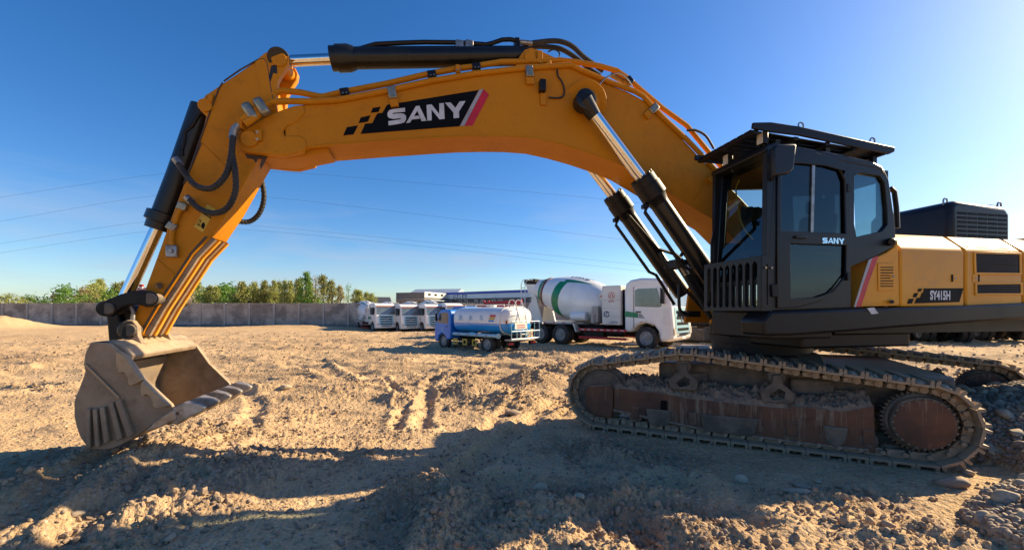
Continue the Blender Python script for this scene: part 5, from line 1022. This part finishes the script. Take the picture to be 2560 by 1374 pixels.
    # battery box behind the cab
    bx = MB().box((.72, -1.2, 1.1), (1.72, 1.2, 3.0)).build('battery_box', M['cream'], t, .05)
    for s in (-1, 1):
        for z in (1.5, 1.9, 2.3): MB().box((.74, s*1.201, z), (1.7, s*1.204, z+.012)).build('panel_seam', M['conc'], bx)
        MB().tube([(1.25+.16*math.cos(a), s*1.206, 2.52+.16*math.sin(a)) for a in np.linspace(0, 2*math.pi, 19)], .012, 5).poly([(1.25, s*1.207, 2.66), (1.13, s*1.207, 2.42), (1.21, s*1.207, 2.46)]).poly([(1.25, s*1.207, 2.66), (1.37, s*1.207, 2.42), (1.29, s*1.207, 2.46)]).build('maker_emblem', M['red'], bx, recalc=False)
        letters((lambda x, y, d: (1.25-s*(-.16+.32*x)*(1 if s < 0 else 1)*(1 if s < 0 else 1), s*(1.206+d), 2.2+y*.08)) if s > 0 else (lambda x, y, d: (1.09+.32*x, s*(1.206+d), 2.2+y*.08)), M['red'], bx)
        MB().tube([(.98+.13*math.cos(a), s*1.206, 1.62+.13*math.sin(a)) for a in np.linspace(.4, 2*math.pi-.1, 15)], .025, 5).build('round_logo', M['navy'], bx)
        MB().poly([(.93, s*1.207, 1.55), (.97, s*1.207, 1.55), (1.03, s*1.207, 1.72), (.99, s*1.207, 1.72)]).build('round_logo', M['navy'], bx)
        MB().box((1.15, s*1.2, 1.2), (1.6, s*1.204, 1.225)).box((1.2, s*1.2, 1.25), (1.55, s*1.204, 1.275)).build('small_print', M['navy'], bx)
    MB().box((1.74, -1.0, 1.1), (1.89, 1.0, 2.8)).build('air_intake', M['dblack'], t)
    # drum
    d0, d1 = Vector((.62, 0, 1.95)), Vector((-3.95, 0, 3.0)); Ld = (d1-d0).length
    prof = [(0, .3), (.0, .62), (.03, .8), (.08, .95), (.16, 1.08), (.25, 1.15), (.36, 1.19), (.47, 1.19), (.6, 1.12), (.75, .96), (.86, .8), (.93, .7), (.965, .67), (1, .62)]
    dr = MB().lathe(d0, d1, prof, 56).build('drum', M['white'], t, ang=50)
    ax = (d1-d0).normalized(); uu = ax.cross(Vector((0, 0, 1))).normalized(); ww = uu.cross(ax)
    def dp(tt, a, off=.008):
        rr = np.interp(tt, [p[0] for p in prof[1:]], [p[1] for p in prof[1:]])+off; return d0+(d1-d0)*tt+(uu*math.cos(a)+ww*math.sin(a))*rr
    MB().lathe(d0+(d1-d0)*.835, d0+(d1-d0)*.865, [(0, .84), (.1, .87), (.9, .85), (1, .8)], 48).build('drum_ring', M['brown'], dr)
    for s in (0, math.pi):
        g1 = []; N2 = 16
        for i in range(N2+1):
            q = i/N2; lo = .50+.05*math.sin(q*3); a = -1.2+q*2.0; a = a if s == 0 else math.pi-a
            g1.append([dp(lo+.11*j/4*(1 if q < .8 else 1), a) for j in range(5)])
        MB().grid(g1).build('green_band', M['green'], dr, recalc=False)
        g2 = []
        for i in range(13):
            q = i/12; a = .82+q*.25; a = a if s == 0 else math.pi-a; g2.append([dp(.56-.40*q, a+(.0 if s == 0 else 0)+(1 if s == 0 else -1)*k*.16*(1-q)) for k in (-.5, 0, .5, 1)])
        MB().grid(g2).build('green_band', M['green'], dr, recalc=False)
        g3 = [[dp(.88+.04*j/2, (q/8*2.0-.7) if s == 0 else math.pi-(q/8*2.0-.7)) for j in range(3)] for q in range(9)]; MB().grid(g3).build('green_band', M['green'], dr, recalc=False)
        mb = MB()
        for ch in 'SANY':
            for i, st_ in enumerate(LET[ch]):
                P = [((x-583)/767, (958-.11*(x-595)-y)/175) for x, y in pp(st_)]
                mb.poly([dp(.30+.26*x if s else .56-.26*(1-x)-.0, (1.25+.22*y) if s == 0 else math.pi-(1.25+.22*y), .02+.001*i) for x, y in P])
        mb.build('drum_letters', M['navy'], dr, recalc=False)
    MB().plate([[(.62, 1.05), (.95, 1.05), (.75, 2.3), (.55, 2.3)]], -.5, .5, XZ).build('drive_pedestal', M['conc'], t, .02); MB().cyl((.62, -.9, 2.5), (.62, .9, 2.5), .26, n=24).build('water_tank', M['cream'], t, .03)
    letters(lambda x, y, d: (.45+.34*x, -.905-d, 2.46+y*.09), M['red'], t); [MB().cyl((-.2, y, 1.5), (-1.1, y, 1.5), .24, n=20).build('water_barrel', M['white'], t, .03) for y in (-1.05, 1.05)]
    MB().box((.1, -1.1, 1.2), (.45, -.7, 2.0)).box((.1, -1.2, 1.15), (.3, -.95, 1.6)).build('control_box', M['conc'], t, .02)
    # hopper, chute, rear frame, ladder
    MB().plate([[(-3.3, 1.05), (-3.75, 2.6), (-4.05, 2.6), (-4.3, 1.05)]], -.7, -.6, XZ).plate([[(-3.3, 1.05), (-3.75, 2.6), (-4.05, 2.6), (-4.3, 1.05)]], .6, .7, XZ).build('rear_frame', M['cream'], t)
    MB().plate([[(-3.75, 3.3), (-4.7, 3.35), (-4.5, 2.85), (-4.2, 2.5), (-4.0, 2.6)]], -.5, .5, XZ).build('hopper', M['white'], t, .03); MB().box((-4.75, -.55, 3.36), (-3.95, .55, 3.62)).build('hopper_rim', M['black'], t, .03)
    MB().plate([[(-4.15, 2.5), (-4.55, 2.2), (-5.1, 1.25), (-5.0, 1.2), (-4.4, 1.95), (-4.1, 2.2)]], -.3, .3, XZ).build('chute', M['cream'], t, .03)
    ld = MB()
    for y in (-1.05, -.7): ld.tube([(-4.55, y, 1.1), (-4.55, y, 3.3), (-4.4, y, 3.55), (-4.0, y, 3.55)], .025, 6)
    for k in range(7): ld.tube([(-4.55, -1.05, 1.3+k*.3), (-4.55, -.7, 1.3+k*.3)], .02, 6)
    ld.build('ladder', M['white'], t)
    MB().box((-4.5, -1.15, .72), (-4.36, 1.15, .92)).build('rear_bumper', M['black'], t)
    for s in (-1, 1):
        wheel(t, 2.95, s*1.02, .53, W20)
        for x in (-1.75, -3.1): wheel(t, x, s*1.05, .53, W20, True)
    return t
mx = mixer('white concrete mixer truck with green-banded drum facing right behind the tanker', (0, 0, 0), 0)
MX, MY = 4.65, 22.0
rows = [(44.5, 966, 'white concrete mixer truck against the wall, leftmost of the rear row'), (45, 1028, 'white concrete mixer truck in the rear row, second from the left'), (45.3, 1089, 'white concrete mixer truck in the rear row, third from the left'), (46, 1140, 'white concrete mixer truck in the rear row, mostly hidden by the blue tanker cab')]
for z, px, lab in rows:
    c = copy_tree(mx); x = (px-CX)/F*z; yaw = math.atan2(-math.cos(R(40)), math.sin(R(40))); c['label'] = lab; c.scale = (.93, .93, .93)
    h = 4.2*.93; c.location = (x-math.cos(yaw)*h, z-math.sin(yaw)*h, gz(x-math.cos(yaw)*2, z-math.sin(yaw)*2)-.2); c.rotation_euler = (0, 0, yaw)
for px, z, lab in ((2275, 23, 'dark truck underside seen below the deck, nearest the crawler frame'), (2440, 23.5, 'dark truck underside seen below the deck between its two neighbours'), (2590, 24, 'dark truck underside seen below the deck at the picture edge'), (1790, 40, 'white mixer truck glimpsed past the boom cylinder hoses')):
    c = copy_tree(mx); x = (px-CX)/F*z; yaw = R(75) if px > 2000 else R(-118); c['label'] = lab; c.location = (x, z+4, gz(x, z+4)-.02); c.rotation_euler = (0, 0, yaw)
mx.location = (MX, MY, gz(MX, MY)-.02); mx.rotation_euler = (0, 0, R(-41))

# ------------------------------------------------------------------ water tanker
def tankmat():
    m = pm('tank_paint', (.76, .77, .76), (.7, .7, .68), scale=1.5, rough=.34, coat=.3); n = m.node_tree.nodes; l = m.node_tree.links; b = n['Principled BSDF']
    tc = n.new('ShaderNodeTexCoord'); sx = n.new('ShaderNodeSeparateXYZ'); l.new(tc.outputs['Object'], sx.inputs[0]); rp = n.new('ShaderNodeValToRGB'); rp.color_ramp.interpolation = 'CONSTANT'; e = rp.color_ramp.elements
    mr = n.new('ShaderNodeMapRange'); mr.inputs['From Min'].default_value = .8; mr.inputs['From Max'].default_value = 2.4; l.new(sx.outputs['Z'], mr.inputs[0]); l.new(mr.outputs[0], rp.inputs[0])
    e[0].position = 0; e[0].color = (.02, .36, 1.0, 1); e[1].position = .40; e[1].color = (1, 1, 1, 1)
    src = b.inputs['Base Color'].links[0].from_socket; mxx = n.new('ShaderNodeMixRGB'); mxx.blend_type = 'MULTIPLY'; mxx.inputs[0].default_value = 1; l.new(src, mxx.inputs[1]); l.new(rp.outputs[0], mxx.inputs[2]); l.new(mxx.outputs[0], b.inputs['Base Color']); return m
M['tank'] = tankmat()
tk = empty('water_tanker', (0, 0, 0), 0, 'small blue and white water tanker truck seen from behind, in front of the mixer', 'truck')
MB().box((-2.4, -.35, .6), (2.3, .35, .82)).build('chassis', M['dblack'], tk)
cb = MB().plate([[(1.55, .55), (1.55, 1.95), (1.65, 2.1), (2.3, 2.12), (2.5, 2.0), (2.85, 1.35), (2.9, .8), (2.86, .4), (2.6, .4), (2.5, .7), (2.25, .85), (2.0, .7), (1.92, .5)]], -.95, .95, XZ).build('cab', M['blue'], tk, .06, seg=3)
MB().poly([(2.5, -.8, 1.98), (2.5, .8, 1.98), (2.84, .8, 1.4), (2.84, -.8, 1.4)]).build('windscreen', M['tglass'], cb).location = (.02, 0, .01)
for s in (-1, 1):
    MB().plate([[(1.75, 1.35), (1.75, 1.95), (2.35, 1.95), (2.65, 1.4)]], s*.952, s*.957, XZ).build('side_window', M['tglass'], cb); MB().box((1.8, s*.955, 1.2), (1.95, s*.975, 1.24)).build('door_handle', M['black'], cb)
    MB().lathe((2.2, s*.953, 1.05), (2.2, s*.958, 1.05), [(0, .14), (1, .14)], 20).build('round_badge', M['midblue'], cb); MB().box((2.5, s*1.08-.05, 1.5), (2.6, s*1.08+.05, 1.9)).build('mirror', M['black'], cb, .02)
def sup(a, hw, hh, n=3.2):
    c, s = math.cos(a), math.sin(a); return (hw*abs(c)**(2/n)*(1 if c > 0 else -1), hh*abs(s)**(2/n)*(1 if s > 0 else -1))
G = []
for x, k in ((1.4, 0), (1.4, .55), (1.38, .85), (1.3, .97), (1.15, 1), (-1.9, 1), (-2.05, .985), (-2.16, .93), (-2.25, .75), (-2.3, .4), (-2.31, 0)):
    G.append([(x, sup(a, .98*k, .66*k)[0], 1.58+sup(a, .98*k, .66*k)[1]) for a in np.linspace(0, 2*math.pi, 41)])
tn = MB().grid(G).build('tank', M['tank'], tk, ang=60)
MB().tube([(-1.95, sup(a, .99, .67)[0], 1.58+sup(a, .99, .67)[1]) for a in np.linspace(0, 2*math.pi, 41)], .025, 6).build('tank_hoop', M['cream'], tn)
for s in (-1, 1):
    MB().box((-1.9, s*.985, 1.375), (1.2, s*.992, 1.395)).build('pinstripe', M['dwhite'], tn)
    for k, mm in enumerate(('midblue', 'hazy', 'red')): MB().plate([[(-1.55-.05*k, 1.52+k*.12), (-1.2-.05*k, 1.52+k*.12), (-1.24-.05*k, 1.62+k*.12), (-1.59-.05*k, 1.62+k*.12)]], s*.987, s*.994, XZ).build('tri_colour_mark', M[mm], tn)
    for k, ch in enumerate('洒水车'):
        text('tank_lettering', ch, M['midblue'], tn, frame((-.75+k*.75 if s < 0 else .75-k*.75, s*.994, 1.68), (1 if s < 0 else -1, 0, 0), (0, 0, 1)), .3)
    MB().cyl((-1.7, s*.95, .86), (1.3, s*.95, .86), .09, n=14).build('spray_pipe', M['ltblue'], tk); MB().lathe((-1.7, s*.95, .86), (-1.85, s*.95, .86), [(0, .09), (.5, .13), (1, .13)], 16).build('pipe_end', M['ltblue'], tk)
    for k in range(9): MB().box((-1.5+k*.32, s*1.04, .845), (-1.38+k*.32, s*1.045, .885)).build('reflector', M['red'] if k % 2 else M['winw'], tk)
    g = MB().box((-.4, s*.88, .32), (1.4, s*.9, .42)).box((-.4, s*.88, .5), (1.4, s*.9, .6)).build('side_guard', M['dblack'], tk)
    for k in range(3): MB().plate([[(-.35+k*.7, .3), (-.02+k*.7, .3), (-.02+k*.7, .62), (-.35+k*.7, .62)], [(-.27+k*.7, .38), (-.1+k*.7, .38), (-.1+k*.7, .54), (-.27+k*.7, .54)]], s*.9, s*.92, XZ).build('yellow_mark', M['hazy'], g)
    wheel(tk, 2.18, s*.8, .42, W14); wheel(tk, -1.05, s*.82, .42, W14, True)
# tail: end dress, ladder, platform rails, lamps
hz = MB()
for y in (-.9, .45):
    MB().poly([(-2.19, y, 1.44), (-2.19, y+.45, 1.44), (-2.19, y+.45, 1.6), (-2.19, y, 1.6)]).build('hazard_board', M['orange'], tn).location = (-.04, 0, 0)
    for k in range(3): hz.poly([(-2.24, y+.03+k*.15, 1.44), (-2.24, y+.1+k*.15, 1.44), (-2.24, y+.15+k*.15, 1.52), (-2.24, y+.1+k*.15, 1.6), (-2.24, y+.03+k*.15, 1.6), (-2.24, y+.08+k*.15, 1.52)])
hz.build('hazard_chevrons', M['dblack'], tn)
rl = MB()
for y in (-.1, .35): rl.tube([(-2.62, y, .8), (-2.55, y, 1.6), (-2.35, y, 2.3), (-2.2, y, 2.55), (-1.95, y, 2.55), (-1.85, y, 2.25)], .022, 6, smooth=2)
for k in range(6): rl.tube([(-2.6+.045*k, -.1, .95+k*.26), (-2.6+.045*k, .35, .95+k*.26)], .018, 6)
rl.build('ladder', M['cream'], tk)
rl = MB()
for y in (-.95, -.6, -.3, 0, .3, .6, .95): rl.tube([(-2.62, y, .72), (-2.62, y, 1.55)], .018, 6)
for z in (.75, 1.1, 1.55): rl.tube([(-2.62, -.95, z), (-2.62, .95, z)], .022, 6)
rl.build('platform_rail', M['ltblue'], tk); MB().box((-2.65, -1.0, .66), (-2.25, 1.0, .73)).build('platform', M['steel'], tk, .01); MB().box((-2.645, -.05, 1.2), (-2.63, .75, 1.5)).build('notice_board', M['cream'], tk); MB().box((-2.66, .1, 1.27), (-2.647, .6, 1.3)).box((-2.66, .1, 1.37), (-2.647, .6, 1.4)).build('notice_print', M['red'], tk)
for s in (-1, 1): MB().box((-2.4, s*.75-.2, .42), (-2.3, s*.75+.2, .6)).build('lamp_bracket', M['black'], tk); MB().box((-2.42, s*.75-.15, .46), (-2.401, s*.75+.15, .56)).build('tail_lamp', M['red'], tk)
MB().tube([(1.1, -.35, 2.24), (1.1, -.35, 2.36), (-1.6, -.35, 2.36), (-1.6, -.35, 2.24)], .016, 5).tube([(1.1, .35, 2.24), (1.1, .35, 2.36), (-1.6, .35, 2.36), (-1.6, .35, 2.24)], .016, 5).build('top_rail', M['cream'], tk); MB().cyl((-.4, 0, 2.2), (-.4, 0, 2.34), .25, n=18).build('manhole', M['cream'], tk)
TX, TY = -1.2, 19.2
tk.location = (TX, TY, gz(TX, TY)-.03); tk.rotation_euler = (0, 0, R(180-43)); tk.scale = (.93, .93, .88)
# ------------------------------------------------------------------ blue truck, red crane truck, parked excavator behind
bt = empty('tarpaulin_truck', (at(1230, 800, 29).x, 29, -.05), R(180-25), 'blue truck with a ribbed blue tarpaulin roof behind the tanker', 'truck')
bt.scale = (.8, .8, .8); MB().box((-3, -.4, .7), (3.6, .4, .95)).build('chassis', M['dblack'], bt); MB().box((-3.2, -1.15, 1.0), (1.7, 1.15, 2.1)).build('load_bed', M['blue'], bt, .03)
tz_ = []
for i in range(25): x = -3.2+4.9*i/24; tz_.append([(x, y, 2.1+.38*math.cos(y*1.25)+.05*(i % 2)) for y in np.linspace(-1.15, 1.15, 9)])
MB().grid(tz_).build('tarpaulin', M['blue'], bt); MB().plate([[(1.85, .6), (1.85, 2.5), (2.1, 2.65), (3.3, 2.62), (3.65, 1.7), (3.7, .5), (3.2, .5), (2.9, .95), (2.4, .95), (2.1, .6)]], -1.1, 1.1, XZ).build('cab', M['blue'], bt, .06)
for s in (-1, 1): MB().plate([[(2.3, 1.75), (2.3, 2.4), (3.2, 2.4), (3.4, 1.75)]], s*1.102, s*1.107, XZ).build('side_window', M['tglass'], bt); wheel(bt, 2.65, s*.9, .42, W14); wheel(bt, -1.6, s*.9, .42, W14, True)
ct = empty('crane_truck', (at(1248, 800, 36).x, 36, -.05), R(180-20), 'truck with a folded red crane boom lying above the tanker', 'truck')
ct.scale = (.62, .9, .96); MB().box((-3.5, -1.1, .7), (3.5, 1.1, 1.2)).build('flatbed', M['dblack'], ct); MB().box((2.0, -1.1, .6), (3.8, 1.1, 2.2)).build('cab', M['white'], ct, .1)
bm_ = MB().box((-3.3, -.2, 2.35), (2.2, .2, 2.75), Matrix.Rotation(R(2), 3, 'Y')).build('crane_boom', M['red'], ct, .03); MB().box((-2.8, .3, 2.15), (3.0, .55, 2.45)).build('folded_jib', M['red'], ct, .03); MB().cyl((-1.2, -.35, 2.5), (1.2, -.35, 2.42), .1, n=12).build('crane_cylinder', M['red'], ct)
MB().box((.6, -.35, 1.2), (1.3, .35, 2.5)).build('crane_column', M['red'], ct, .05)
for k in range(4): MB().box((1.3+k*.35, -.45, 2.35), (1.5+k*.35, -.25, 2.8)).build('hook_block', M['red'] if k % 2 else M['black'], ct, .02)
for s in (-1, 1): wheel(ct, 2.7, s*.95, .42, W14); wheel(ct, -2.0, s*.95, .42, W14, True)
pe = empty('parked_excavator', (at(1775, 800, 24).x, 24, 0), R(-25), 'orange parked excavator half hidden behind the hoses of the big machine', 'excavator')
MB().box((-1.6, -1.2, 1.25), (1.8, 1.2, 2.5)).build('engine_house', M['yellow'], pe, .08); MB().box((-1.7, -1.25, .95), (1.9, 1.25, 1.24)).build('deck', M['black'], pe, .05); MB().box((1.82, -1.2, 1.1), (2.4, 1.2, 2.3)).build('counterweight', M['black'], pe, .12); MB().cyl((0, 0, .6), (0, 0, .95), .7, n=24).build('slewing_ring', M['trackdark'], pe)
for s in (-1, 1): MB().plate([[(-2, .1), (2, .1), (2.3, .4), (2.1, .8), (-2.1, .8), (-2.3, .4)]], s*1.2-.25, s*1.2+.25, XZ).build('track', M['trackdark'], pe, .08)
# keep the tree at thing > part > sub-part
def depth(o): return 0 if o.parent is None else 1+depth(o.parent)
for o in list(bpy.data.objects):
    while depth(o) > 2:
        p = o.parent; o.location = p.matrix_basis@Vector(o.location) if p.matrix_basis != Matrix.Identity(4) else o.location; o.parent = p.parent
